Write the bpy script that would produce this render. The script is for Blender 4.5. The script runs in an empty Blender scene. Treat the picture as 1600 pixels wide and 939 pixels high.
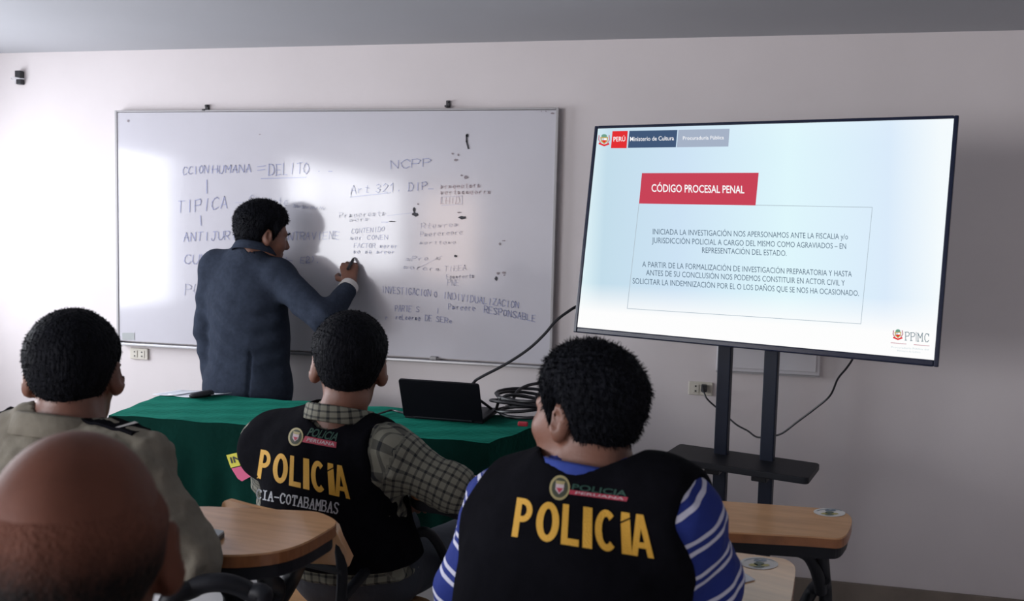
import bpy, bmesh, math, random
import numpy as np
from mathutils import Vector, Matrix
from mathutils.bvhtree import BVHTree
random.seed(7); rng = np.random.default_rng(7)
sc = bpy.context.scene
COL = sc.collection

# ------------------------------------------------------------------ camera
CAM = np.array([0.0, 0.0, 1.46]); F = 1350.0
YAW, PITCH, ROLL = 0.2078, 0.0739, 0.0249
def _cam():
    f0 = np.array([-math.sin(YAW), math.cos(YAW), 0]); r0 = np.array([math.cos(YAW), math.sin(YAW), 0]); u0 = np.array([0, 0, 1.0])
    f = f0*math.cos(PITCH) - u0*math.sin(PITCH); u = u0*math.cos(PITCH) + f0*math.sin(PITCH)
    return r0*math.cos(ROLL) + u*math.sin(ROLL), u*math.cos(ROLL) - r0*math.sin(ROLL), f
CR, CU, CF = _cam()
cd = bpy.data.cameras.new('camera'); cam = bpy.data.objects.new('camera', cd); COL.objects.link(cam)
cd.sensor_fit = 'HORIZONTAL'; cd.sensor_width = 36; cd.lens = F/1600*36; cd.clip_start = 0.05
M4 = Matrix.Identity(4)
for i in range(3):
    M4[i][0] = CR[i]; M4[i][1] = CU[i]; M4[i][2] = -CF[i]; M4[i][3] = CAM[i]
cam.matrix_world = M4
cd.dof.use_dof = True; cd.dof.focus_distance = 3.0; cd.dof.aperture_fstop = 5.0
sc.camera = cam
sc.view_settings.view_transform = 'Standard'; sc.view_settings.look = 'None'
sc.view_settings.gamma = 1.0; sc.view_settings.use_curve_mapping = False
sc.view_settings.exposure = 0.36

# ------------------------------------------------------------------ light: daylight through the windows
w = bpy.data.worlds.new('sky'); sc.world = w; w.use_nodes = True
w.node_tree.nodes['Background'].inputs[0].default_value = (0.75, 0.85, 1.0, 1)
w.node_tree.nodes['Background'].inputs[1].default_value = 1.5
def window_light(name, loc, rot, sx, sy, power, color):
    l = bpy.data.lights.new(name, 'AREA'); l.shape = 'RECTANGLE'; l.size = sx; l.size_y = sy
    l.energy = power; l.color = color
    o = bpy.data.objects.new(name, l); COL.objects.link(o); o.location = loc; o.rotation_euler = rot
    return o
P2_ = math.pi/2
window_light('window_daylight', (-3.68, 2.42, 1.45), (0, -P2_, 0), 1.05, 1.65, 40, (0.93, 0.95, 1.0))
window_light('window_daylight_rear', (-3.68, -1.7, 1.55), (0, -P2_, 0), 1.1, 3.2, 135, (0.97, 0.97, 1.0))
window_light('window_daylight_back', (-3.1, -3.58, 1.45), (P2_, 0, 0), 0.75, 1.15, 15, (1.0, 0.72, 0.55))

# ------------------------------------------------------------------ helpers
def ray(px, py): return CF + CR*(px-800)/F - CU*(py-469.5)/F
def on_y(px, py, Y): d = ray(px, py); return CAM + d*(Y-CAM[1])/d[1]
def on_z(px, py, Z): d = ray(px, py); return CAM + d*(Z-CAM[2])/d[2]
def at(px, py, dep): return CAM + ray(px, py)*dep
def on_plane(px, py, c, n): d = ray(px, py); return CAM + d*(np.dot(np.array(c)-CAM, n)/np.dot(d, n))

MW = {}
def empty(name, loc=(0, 0, 0), rz=0.0, parent=None):
    o = bpy.data.objects.new(name, None); COL.objects.link(o); o.location = loc; o.rotation_euler = (0, 0, rz)
    o.empty_display_size = 0.05
    m = Matrix.Translation(Vector(loc)) @ Matrix.Rotation(rz, 4, 'Z')
    MW[o] = m
    return o
def tag(o, label=None, cat=None, group=None, kind=None):
    if label: o['label'] = label
    if cat: o['category'] = cat
    if group: o['group'] = group
    if kind: o['kind'] = kind
    return o
def thing(name, label, cat, loc=(0, 0, 0), rz=0.0, group=None):
    return tag(empty(name, loc, rz), label, cat, group)
def mesh_obj(name, V, Fc, mat, parent=None, space='world', smooth=False, attr=None):
    V = np.asarray(V, dtype=np.float64).reshape(-1, 3)
    M = MW.get(parent) if parent is not None else None
    if M is not None and space == 'world':
        Mi = np.array(M.inverted()); V = V @ Mi[:3, :3].T + Mi[:3, 3]
    me = bpy.data.meshes.new(name)
    if isinstance(Fc, np.ndarray):
        n, k = Fc.shape
        me.vertices.add(len(V)); me.vertices.foreach_set('co', V.astype(np.float32).ravel())
        me.loops.add(n*k); me.loops.foreach_set('vertex_index', Fc.astype(np.int32).ravel())
        me.polygons.add(n); me.polygons.foreach_set('loop_start', np.arange(0, n*k, k, dtype=np.int32))
        me.polygons.foreach_set('loop_total', np.full(n, k, dtype=np.int32))
        me.update(calc_edges=True); me.validate()
    else:
        me.from_pydata([tuple(v) for v in V], [], [tuple(f) for f in Fc]); me.update()
    if mat is not None: me.materials.append(mat)
    if smooth: me.polygons.foreach_set('use_smooth', [True]*len(me.polygons))
    if attr is not None:
        a = me.attributes.new('cloth', 'FLOAT_VECTOR', 'POINT'); a.data.foreach_set('vector', np.asarray(attr, dtype=np.float32).ravel())
    o = bpy.data.objects.new(name, me); COL.objects.link(o)
    if parent is not None:
        o.parent = parent; MW[o] = M if M is not None else Matrix.Identity(4)
    else: MW[o] = Matrix.Identity(4)
    return o
class MB:
    """collects shapes into one mesh"""
    def __init__(s): s.V = []; s.F = []
    def add(s, V, Fc):
        b = len(s.V); s.V += [tuple(float(c) for c in v) for v in V]; s.F += [tuple(i+b for i in f) for f in Fc]; return s
    def box(s, c, size, M=None, bev=0.0):
        bm = bmesh.new(); bmesh.ops.create_cube(bm, size=1)
        bmesh.ops.scale(bm, vec=Vector(size), verts=bm.verts)
        if bev: bmesh.ops.bevel(bm, geom=bm.edges[:], offset=bev, segments=2, affect='EDGES', profile=0.5)
        V = [v.co.copy() for v in bm.verts]
        V = [(M @ v if M is not None else v) + Vector(c) for v in V]
        bm.verts.index_update(); Fc = [[v.index for v in f.verts] for f in bm.faces]; bm.free()
        return s.add(V, Fc)
    def tube(s, pts, r, seg=10, close=False, squash=None):
        pts = [Vector(p) for p in pts]; n = len(pts); rr = r if hasattr(r, '__len__') else [r]*n
        up = None; rings = []
        for i, p in enumerate(pts):
            if close: t = (pts[(i+1) % n]-pts[i-1]).normalized()
            else: t = (pts[min(i+1, n-1)]-pts[max(i-1, 0)]).normalized()
            if up is None:
                up = Vector((0, 0, 1)) if abs(t.z) < .9 else Vector((0, 1, 0))
            a = (up - t*up.dot(t)); 
            if a.length < 1e-5: a = t.orthogonal()
            a.normalize(); up = a; b = t.cross(a)
            rings.append([p + a*math.cos(k*2*math.pi/seg)*rr[i] + b*math.sin(k*2*math.pi/seg)*rr[i] for k in range(seg)])
        V = [v for ri in rings for v in ri]; Fc = []
        for i in range(n if close else n-1):
            for k in range(seg):
                a0 = i*seg+k; a1 = i*seg+(k+1) % seg; j = (i+1) % n
                Fc.append((a0, a1, j*seg+(k+1) % seg, j*seg+k))
        if not close:
            Fc.append(tuple(range(seg))[::-1]); Fc.append(tuple((n-1)*seg+k for k in range(seg)))
        return s.add(V, Fc)
    def prism(s, poly, z0, z1, bev=0.0):
        """poly: list of (x,y); extruded z0..z1"""
        bm = bmesh.new(); vs = [bm.verts.new((p[0], p[1], z0)) for p in poly]
        f = bm.faces.new(vs); f.normal_update()
        if f.normal.z > 0: f.normal_flip()
        r = bmesh.ops.extrude_face_region(bm, geom=[f]); 
        for v in [g for g in r['geom'] if isinstance(g, bmesh.types.BMVert)]: v.co.z = z1
        if bev:
            ed = [e for e in bm.edges if abs(e.verts[0].co.z-e.verts[1].co.z) < 1e-6]
            bmesh.ops.bevel(bm, geom=ed, offset=bev, segments=2, affect='EDGES', profile=0.5)
        bmesh.ops.recalc_face_normals(bm, faces=bm.faces[:])
        bm.verts.index_update(); V = [v.co.copy() for v in bm.verts]; Fc = [[v.index for v in f.verts] for f in bm.faces]; bm.free()
        return s.add(V, Fc)
    def xf(s, M):
        s.V = [tuple(M @ Vector(v)) for v in s.V]; return s
    def build(s, name, mat, parent=None, space='world', smooth=False):
        o = mesh_obj(name, s.V, s.F, mat, parent, space, smooth)
        if smooth:
            try: o.data.set_sharp_from_angle(angle=math.radians(40))
            except Exception: pass
        return o
def catmull(pts, n=8):
    P = [np.array(p, float) for p in pts]; P = [2*P[0]-P[1]] + P + [2*P[-1]-P[-2]]; out = []
    for i in range(1, len(P)-2):
        for k in range(n):
            t = k/n; a, b, c, d = P[i-1:i+3]
            out.append(.5*((2*b)+(-a+c)*t+(2*a-5*b+4*c-d)*t*t+(-a+3*b-3*c+d)*t**3))
    out.append(P[-2]); return out
def rounded(poly, r, seg=6):
    """round the corners of a 2D polygon; r scalar or list"""
    n = len(poly); out = []
    for i in range(n):
        a, b, c = [np.array(poly[j % n], float) for j in (i-1, i, i+1)]
        ri = r[i] if hasattr(r, '__len__') else r
        d1 = (a-b)/np.linalg.norm(a-b); d2 = (c-b)/np.linalg.norm(c-b)
        ri = min(ri, .49*np.linalg.norm(a-b), .49*np.linalg.norm(c-b))
        for k in range(seg+1):
            t = k/seg; out.append((1-t)**2*(b+d1*ri) + 2*t*(1-t)*b + t*t*(b+d2*ri))
    return [tuple(p) for p in out]

# ------------------------------------------------------------------ materials
def _nodes(m): return m.node_tree.nodes, m.node_tree.links
def mat(name, col, rough=.6, metal=0.0, spec=.5, var=0.0, vscale=8.0, bump=0.0, bscale=60.0, stretch=(1, 1, 1), sheen=0.0, coat=0.0, sss=0.0, coords='Object'):
    m = bpy.data.materials.new(name); m.use_nodes = True; N, L = _nodes(m); b = N['Principled BSDF']
    b.inputs['Base Color'].default_value = (*col, 1); b.inputs['Roughness'].default_value = rough
    b.inputs['Metallic'].default_value = metal; b.inputs['Specular IOR Level'].default_value = spec
    if sheen: b.inputs['Sheen Weight'].default_value = sheen
    if coat: b.inputs['Coat Weight'].default_value = coat; b.inputs['Coat Roughness'].default_value = .15
    if sss: b.inputs['Subsurface Weight'].default_value = sss; b.inputs['Subsurface Radius'].default_value = (.01, .004, .002)
    tc = N.new('ShaderNodeTexCoord'); mp = N.new('ShaderNodeMapping'); mp.inputs['Scale'].default_value = stretch
    L.new(tc.outputs[coords], mp.inputs['Vector'])
    if var:
        n = N.new('ShaderNodeTexNoise'); n.inputs['Scale'].default_value = vscale; n.inputs['Detail'].default_value = 5
        L.new(mp.outputs['Vector'], n.inputs['Vector'])
        r = N.new('ShaderNodeValToRGB'); r.color_ramp.elements[0].position = .3; r.color_ramp.elements[1].position = .7
        r.color_ramp.elements[0].color = (*[max(0, c*(1-var)) for c in col], 1); r.color_ramp.elements[1].color = (*[min(1, c*(1+var)) for c in col], 1)
        L.new(n.outputs['Fac'], r.inputs['Fac']); L.new(r.outputs['Color'], b.inputs['Base Color'])
    if bump:
        n2 = N.new('ShaderNodeTexNoise'); n2.inputs['Scale'].default_value = bscale; n2.inputs['Detail'].default_value = 4
        L.new(mp.outputs['Vector'], n2.inputs['Vector'])
        bp = N.new('ShaderNodeBump'); bp.inputs['Strength'].default_value = bump; bp.inputs['Distance'].default_value = .01
        L.new(n2.outputs['Fac'], bp.inputs['Height']); L.new(bp.outputs['Normal'], b.inputs['Normal'])
    return m
def emit(name, col, strength=.78):
    m = bpy.data.materials.new(name); m.use_nodes = True; N, L = _nodes(m); N.remove(N['Principled BSDF'])
    e = N.new('ShaderNodeEmission'); e.inputs[0].default_value = (*col, 1); e.inputs[1].default_value = strength
    L.new(e.outputs[0], N['Material Output'].inputs[0]); return m
def srgb(r, g, b):
    f = lambda c: (c/255/12.92) if c/255 <= .04045 else ((c/255+.055)/1.055)**2.4
    return (f(r), f(g), f(b))
M = {}
M['wall'] = mat('wall_paint', (.66, .615, .62), .85, var=.03, vscale=2.5, bump=.05, bscale=40)
M['wallrear'] = mat('wall_paint_rear', (.62, .58, .57), .85, var=.03, vscale=2.5, bump=.05, bscale=40)
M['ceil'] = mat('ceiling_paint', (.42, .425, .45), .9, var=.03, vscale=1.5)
M['floor'] = mat('floor_tile', (.46, .46, .47), .35, var=.06, vscale=5)
M['base'] = mat('baseboard_tile', (.20, .165, .135), .5, var=.12, vscale=14)
M['alu'] = mat('aluminium', (.55, .55, .57), .35, .7)
M['board'] = mat('whiteboard_enamel', (.55, .54, .585), .11, spec=.45, var=.02, vscale=3)
M['boardedge'] = mat('board_edge', (.36, .35, .36), .5)
M['dark'] = mat('dark_plastic', (.02, .02, .024), .45, var=.1, vscale=40)
M['ivory'] = mat('ivory_plastic', (.60, .57, .50), .4)
M['whitepl'] = mat('white_enclosure', (.60, .59, .62), .5)
M['tvblack'] = mat('tv_bezel', (.010, .015, .038), .25, spec=.35)
M['metal'] = mat('black_painted_steel', (.009, .010, .014), .5, .0, spec=.25, var=.1, vscale=30)
M['metalblue'] = mat('stand_steel', (.008, .013, .028), .45, 0, spec=.25, var=.1, vscale=30)
M['laptop'] = mat('laptop_black', (.004, .0045, .007), .45, spec=.2)
M['cable'] = mat('black_rubber', (.012, .012, .016), .4)
M['wood'] = mat('laminate_top', (.58, .325, .165), .17, spec=.45, var=.12, vscale=6, stretch=(1, 9, 1))
M['woodedge'] = mat('laminate_edge', (.27, .105, .04), .3, var=.2, vscale=20, stretch=(1, 6, 1))
M['cloth'] = mat('green_tablecloth', (.002, .018, .014), .95, spec=.05, var=.18, vscale=9, bump=.25, bscale=45)
_b = M['cloth'].node_tree.nodes['Principled BSDF']; _b.inputs['Sheen Weight'].default_value = .42; _b.inputs['Sheen Roughness'].default_value = .45; _b.inputs['Sheen Tint'].default_value = (.03, .50, .36, 1)
M['paper'] = mat('paper', (.72, .74, .80), .7)
M['skin'] = mat('brown_skin', (.185, .080, .052), .5, var=.12, vscale=18, bump=.06, bscale=160, sss=.05)
M['skinD'] = mat('dark_brown_skin', (.145, .058, .036), .45, var=.15, vscale=16, bump=.06, bscale=160, sss=.05)
M['hair'] = mat('black_hair', (.005, .0055, .008), .65, spec=.06, var=.3, vscale=60, bump=.6, bscale=170, stretch=(1, 1, .25))
M['eye'] = mat('eye_white', (.55, .52, .48), .25)
M['vest'] = mat('black_vest_cloth', (.005, .005, .007), .95, spec=.03, var=.15, vscale=30, bump=.3, bscale=30)
M['jacket'] = mat('suit_wool', (.026, .034, .053), .9, spec=.1, var=.14, vscale=60, bump=.2, bscale=220)
M['trouser'] = mat('dark_trousers', (.03, .035, .05), .8, var=.1, bump=.2, bscale=60)
M['shoe'] = mat('black_leather', (.012, .011, .010), .3)
M['white'] = mat('white_cotton', (.62, .60, .58), .8)
M['olive'] = mat('olive_shirt_cloth', (.17, .155, .125), .9, spec=.15, var=.12, vscale=25, bump=.25, bscale=50)
M['yellow'] = mat('yellow_embroidery', (.62, .33, .03), .7, bump=.4, bscale=400)
M['silver'] = mat('silver_embroidery', (.40, .41, .44), .7, bump=.3, bscale=400)
M['gold'] = mat('gold_thread', (.30, .25, .11), .6)
M['red'] = mat('red_patch', (.33, .018, .045), .6)
M['green'] = mat('green_thread', (.006, .045, .030), .7)
M['pale'] = mat('pale_thread', (.45, .36, .38), .7)
M['ink'] = mat('blue_marker_ink', (.35, .37, .54), .12)
M['inklight'] = mat('faded_blue_ink', (.43, .44, .55), .12)
M['inkred'] = mat('faded_red_ink', (.50, .42, .47), .12)
M['smudge'] = mat('dark_smudge', (.03, .03, .04), .6)
M['smudge2'] = mat('brown_smudge', (.26, .22, .24), .6)
M['labelgrey'] = mat('grey_label', (.36, .38, .38), .6)

# ------------------------------------------------------------------ room
H, XL, XR, YF, YB = 2.277, -3.6, 2.9, 3.62, -3.5
def struct(o): return tag(o, kind='structure')
struct(MB().box(((XL+XR)/2, (YF+YB)/2, -.05), (XR-XL+.4, YF-YB+.4, .1)).build('floor', M['floor']))
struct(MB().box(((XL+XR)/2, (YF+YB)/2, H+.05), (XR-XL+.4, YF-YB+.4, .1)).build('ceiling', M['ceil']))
struct(MB().box(((XL+XR)/2, YF+.1, H/2), (XR-XL+.4, .2, H)).build('wall_front', M['wall']))
struct(MB().box((XR+.1, (YF+YB)/2, H/2), (.2, YF-YB, H)).build('wall_right', M['wallrear']))
def holed_wall(name, axis, pos, u0, u1, holes):
    """wall slab with window openings; u runs along the wall"""
    mb = MB(); cuts = sorted(holes); cur = u0
    def piece(a, b, z0, z1):
        if b-a < 1e-4 or z1-z0 < 1e-4: return
        c = ((a+b)/2, (z0+z1)/2)
        if axis == 'x': mb.box((pos, c[0], c[1]), (.2, b-a, z1-z0))
        else: mb.box((c[0], pos, c[1]), (b-a, .2, z1-z0))
    for a, b, z0, z1 in cuts:
        piece(cur, a, 0, H); piece(a, b, 0, z0); piece(a, b, z1, H); cur = b
    piece(cur, u1, 0, H)
    struct(mb.build(name, M['wallrear'] if 'back' in name else M['wall']))
LWIN = [(-3.4, 0, .95, 2.15), (1.55, 3.3, .9, 2.0)]
BWIN = [(-3.5, -2.7, .85, 2.05)]
holed_wall('wall_left', 'x', XL-.1, YB, YF, LWIN)
holed_wall('wall_back', 'y', YB-.1, XL-.2, XR+.2, BWIN)
def window(n, axis, pos, u0, u1, z0, z1, bars):
    mb = MB(); t = .04
    def b(ua, ub, za, zb):
        c = ((ua+ub)/2, (za+zb)/2)
        if axis == 'x': mb.box((pos, c[0], c[1]), (.04, ub-ua, zb-za))
        else: mb.box((c[0], pos, c[1]), (ub-ua, .04, zb-za))
    b(u0, u1, z0, z0+t); b(u0, u1, z1-t, z1); b(u0, u0+t, z0+t, z1-t); b(u1-t, u1, z0+t, z1-t)
    for u in bars: b(u-.015, u+.015, z0+t, z1-t)
    struct(mb.build('window_%d' % n, M['alu']))
window(1, 'x', XL-.03, *LWIN[1], [2.42])
window(2, "x", XL-.03, *LWIN[0], [-2.1, -.9])
window(3, 'y', YB-.03, *BWIN[0], [])
struct(MB().box(((XL+XR)/2, YF-.006, .05), (XR-XL, .012, .10), bev=.003).build('baseboard_front', M['base']))
struct(MB().box((XR-.006, (YF+YB)/2, .05), (.012, YF-YB-.03, .10), bev=.003).build('baseboard_right', M['base']))
struct(MB().box((XL+.006, (YF+YB)/2, .05), (.012, YF-YB-.03, .10), bev=.003).build('baseboard_left', M['base']))

# ------------------------------------------------------------------ flat lettering and marks
STROKE = {  # single-stroke capitals on a 0..1 box
 'A': [[(0,0),(.5,1),(1,0)],[(.2,.4),(.8,.4)]], 'B': [[(0,0),(0,1),(.7,1),(.9,.8),(.7,.55),(0,.52)],[(.7,.55),(1,.3),(.75,0),(0,0)]],
 'C': [[(1,.82),(.7,1),(.3,1),(0,.7),(0,.3),(.3,0),(.7,0),(1,.18)]], 'D': [[(0,0),(0,1),(.6,1),(1,.65),(1,.3),(.6,0),(0,0)]],
 'E': [[(1,1),(0,1),(0,0),(1,0)],[(0,.5),(.8,.5)]], 'F': [[(1,1),(0,1),(0,0)],[(0,.5),(.8,.5)]],
 'G': [[(1,.82),(.7,1),(.3,1),(0,.7),(0,.3),(.3,0),(.7,0),(1,.2),(1,.45),(.6,.45)]], 'H': [[(0,0),(0,1)],[(1,0),(1,1)],[(0,.5),(1,.5)]],
 'I': [[(.5,0),(.5,1)]], 'J': [[(.8,1),(.8,.25),(.5,0),(.2,.05),(0,.25)],[(.3,1),(1.1,1)]], 'L': [[(0,1),(0,0),(.9,0)]],
 'M': [[(0,0),(0,1),(.5,.4),(1,1),(1,0)]], 'N': [[(0,0),(0,1),(1,0),(1,1)]],
 'O': [[(.5,1),(.15,.85),(0,.5),(.15,.15),(.5,0),(.85,.15),(1,.5),(.85,.85),(.5,1)]], 'P': [[(0,0),(0,1),(.7,1),(1,.8),(.75,.52),(0,.48)]],
 'R': [[(0,0),(0,1),(.7,1),(1,.8),(.75,.52),(0,.48)],[(.45,.48),(1,0)]], 'S': [[(1,.85),(.7,1),(.3,1),(.05,.8),(.3,.55),(.7,.45),(.95,.22),(.7,0),(.3,0),(0,.15)]],
 'T': [[(0,1),(1,1)],[(.5,1),(.5,0)]], 'U': [[(0,1),(0,.3),(.3,0),(.7,0),(1,.3),(1,1)]], 'V': [[(0,1),(.5,0),(1,1)]],
 'Z': [[(0,1),(1,1),(0,0),(1,0)]], '=': [[(0,.7),(1,.7)],[(0,.35),(1,.35)]], '-': [[(0,.5),(1,.5)]], '_': [[(0,0),(1,0)]],
 '.': [[(.4,0),(.55,.08)]], ',': [[(.5,.1),(.3,-.2)]], '1': [[(.2,.75),(.5,1),(.5,0)]], '2': [[(0,.8),(.4,1),(.9,.8),(.8,.5),(0,0),(1,0)]],
 '3': [[(0,.9),(.5,1),(.9,.78),(.4,.53),(.95,.28),(.5,0),(0,.12)]], 'l': [[(.4,1),(.4,0)]], 'e': [[(.1,.3),(.9,.35),(.7,.6),(.3,.6),(.1,.3),(.4,0),(.9,.1)]],
 'r': [[(.2,.6),(.2,0)],[(.2,.35),(.5,.58),(.8,.55)]], 't': [[(.5,.9),(.45,.1),(.8,0)],[(.1,.6),(.9,.6)]], ')': [[(.2,1),(.6,.7),(.6,.3),(.2,0)]], '~': [[(0,.1),(.2,.6),(.35,.1),(.55,.55),(.7,.1),(1,.5)]],
 ' ': []}
def ribbon(polys, wd, joints=True):
    """2D polylines -> list of quads (2D verts, faces)"""
    V = []; Fc = []
    for pl in polys:
        pl = [np.array(p, float) for p in pl]
        for a, b in zip(pl[:-1], pl[1:]):
            d = b-a; L = np.linalg.norm(d)
            if L < 1e-9: continue
            d /= L; n = np.array([-d[1], d[0]])*wd/2; e = d*wd*.3
            i = len(V); V += [a-e+n, a-e-n, b+e-n, b+e+n]; Fc.append((i, i+1, i+2, i+3))
    return V, Fc
def hand_text(s, px0, py0, px1, py1, h, jit=.06, slant=.12):
    """polylines in photo pixels for a handwritten word from (px0,py0) to (px1,py1) baseline, cap height h px"""
    n = len(s); d = np.array([px1-px0, py1-py0], float)/max(n, 1); out = []
    up = np.array([.0, -h])
    for i, c in enumerate(s):
        o = np.array([px0, py0]) + d*i
        for pl in STROKE.get(c, []):
            out.append([o + d*(.72*(x+slant*y)+random.uniform(-jit, jit)) + up*(y+random.uniform(-jit, jit)) for x, y in pl])
    return out
_fontcache = {}
def font_mesh(s, bold=0.0):
    """text as 2D verts/faces in a unit box (width, cap-height normalised by the caller)"""
    k = (s, bold)
    if k in _fontcache: return _fontcache[k]
    c = bpy.data.curves.new('t', 'FONT'); c.body = s; c.size = 1; c.offset = bold; c.resolution_u = 3
    o = bpy.data.objects.new('t', c); COL.objects.link(o); bpy.context.view_layer.update()
    e = o.evaluated_get(bpy.context.evaluated_depsgraph_get()); me = e.to_mesh()
    V = np.array([v.co[:2] for v in me.vertices]); Fc = [tuple(p.vertices) for p in me.polygons]
    e.to_mesh_clear(); bpy.data.objects.remove(o); bpy.data.curves.remove(c)
    _fontcache[k] = (V, Fc); return V, Fc
CAPH = None
def text_px(s, bl, br, h, bold=0.0, tl=None, tr=None):
    """text mapped to photo pixels: baseline bl->br, cap height h px (or top corners tl,tr)"""
    global CAPH
    V, Fc = font_mesh(s, bold)
    if CAPH is None: CAPH = font_mesh('H')[0][:, 1].max()
    x0, x1 = V[:, 0].min(), V[:, 0].max(); u = (V[:, 0]-x0)/(x1-x0); v = V[:, 1]/CAPH
    bl, br = np.array(bl, float), np.array(br, float)
    if tl is None: tl = bl+np.array([0, -h]); tr = br+np.array([0, -h])
    tl, tr = np.array(tl, float), np.array(tr, float)
    B = bl+(br-bl)*u[:, None]; T = tl+(tr-tl)*u[:, None]
    return B+(T-B)*v[:, None], Fc
def decal(name, V2, Fc, mapf, m, parent, maxlen=None):
    """V2 in photo pixels -> mesh through mapf"""
    V2 = np.asarray(V2, float)
    if maxlen:
        bm = bmesh.new(); vs = [bm.verts.new((p[0], p[1], 0)) for p in V2]
        for f in Fc:
            try: bm.faces.new([vs[i] for i in f])
            except ValueError: pass
        bmesh.ops.triangulate(bm, faces=bm.faces[:])
        for _ in range(6):
            ed = [e for e in bm.edges if e.calc_length() > maxlen]
            if not ed: break
            bmesh.ops.subdivide_edges(bm, edges=ed, cuts=1)
            bmesh.ops.triangulate(bm, faces=bm.faces[:])
        bm.verts.index_update(); V2 = np.array([v.co[:2] for v in bm.verts]); Fc = [[v.index for v in f.verts] for f in bm.faces]; bm.free()
    V = [mapf(p[0], p[1]) for p in V2]
    # orient towards the camera
    out = []
    for f in Fc:
        a, b, c = [np.array(V[i]) for i in f[:3]]; n = np.cross(b-a, c-a)
        out.append(tuple(f) if np.dot(n, CAM-a) > 0 else tuple(f)[::-1])
    return mesh_obj(name, V, out, m, parent)
def ellipse_px(c, a, b, n=28, rot=0.0):
    return [(c[0]+a*math.cos(t)*math.cos(rot)-b*math.sin(t)*math.sin(rot), c[1]+a*math.cos(t)*math.sin(rot)+b*math.sin(t)*math.cos(rot)) for t in np.linspace(0, 2*math.pi, n, endpoint=False)]
def poly_decal(name, poly, mapf, m, parent, maxlen=None):
    return decal(name, poly, [tuple(range(len(poly)))], mapf, m, parent, maxlen)
# ------------------------------------------------------------------ whiteboard
BX0, BX1, BZ0, BZ1 = -2.66, -.578, .914, 1.997
BYF = YF-.034      # writing face
wb = thing('whiteboard', 'large wall-mounted whiteboard covered in blue marker handwriting', 'whiteboard', ((BX0+BX1)/2, YF, BZ0))
MB().box(((BX0+BX1)/2, YF-.018, (BZ0+BZ1)/2), (BX1-BX0-.02, .030, BZ1-BZ0-.02)).build('writing_panel', M['board'], wb)
fr = MB()
for x in (BX0+.006, BX1-.006): fr.box((x, YF-.019, (BZ0+BZ1)/2), (.012, .036, BZ1-BZ0), bev=.002)
fr.box(((BX0+BX1)/2, YF-.019, BZ1-.004), (BX1-BX0-.024, .036, .008), bev=.002)
fr.build('frame', M['boardedge'], wb)
MB().box(((BX0+BX1)/2, YF-.024, BZ0-.004), (BX1-BX0, .046, .012), bev=.003).build('bottom_rail', M['alu'], wb)
def bmap(off): return lambda x, y: on_y(x, y, BYF-off)
for px, py in ((325, 169), (701, 163)):
    p = on_y(px, py, YF); c = MB()
    c.box((p[0], YF-.006, p[2]), (.018, .012, .03), bev=.003); c.box((p[0], YF-.026, p[2]-.013), (.014, .03, .008), bev=.002)
    c.tube([(p[0], YF-.012, p[2]+.008), (p[0], YF-.02, p[2]+.008)], .005)
    c.build('hanging_clip', M['dark'], wb)
p = on_y(678, 559, YF-.04); MB().box((p[0], p[1]-.006, p[2]), (.03, .02, .014), bev=.003).build('rail_clip', M['boardedge'], wb)
poly_decal('corner_label', [(191, 520), (210, 520), (210, 531), (191, 531)], bmap(.001), M['labelgrey'], wb)
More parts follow.
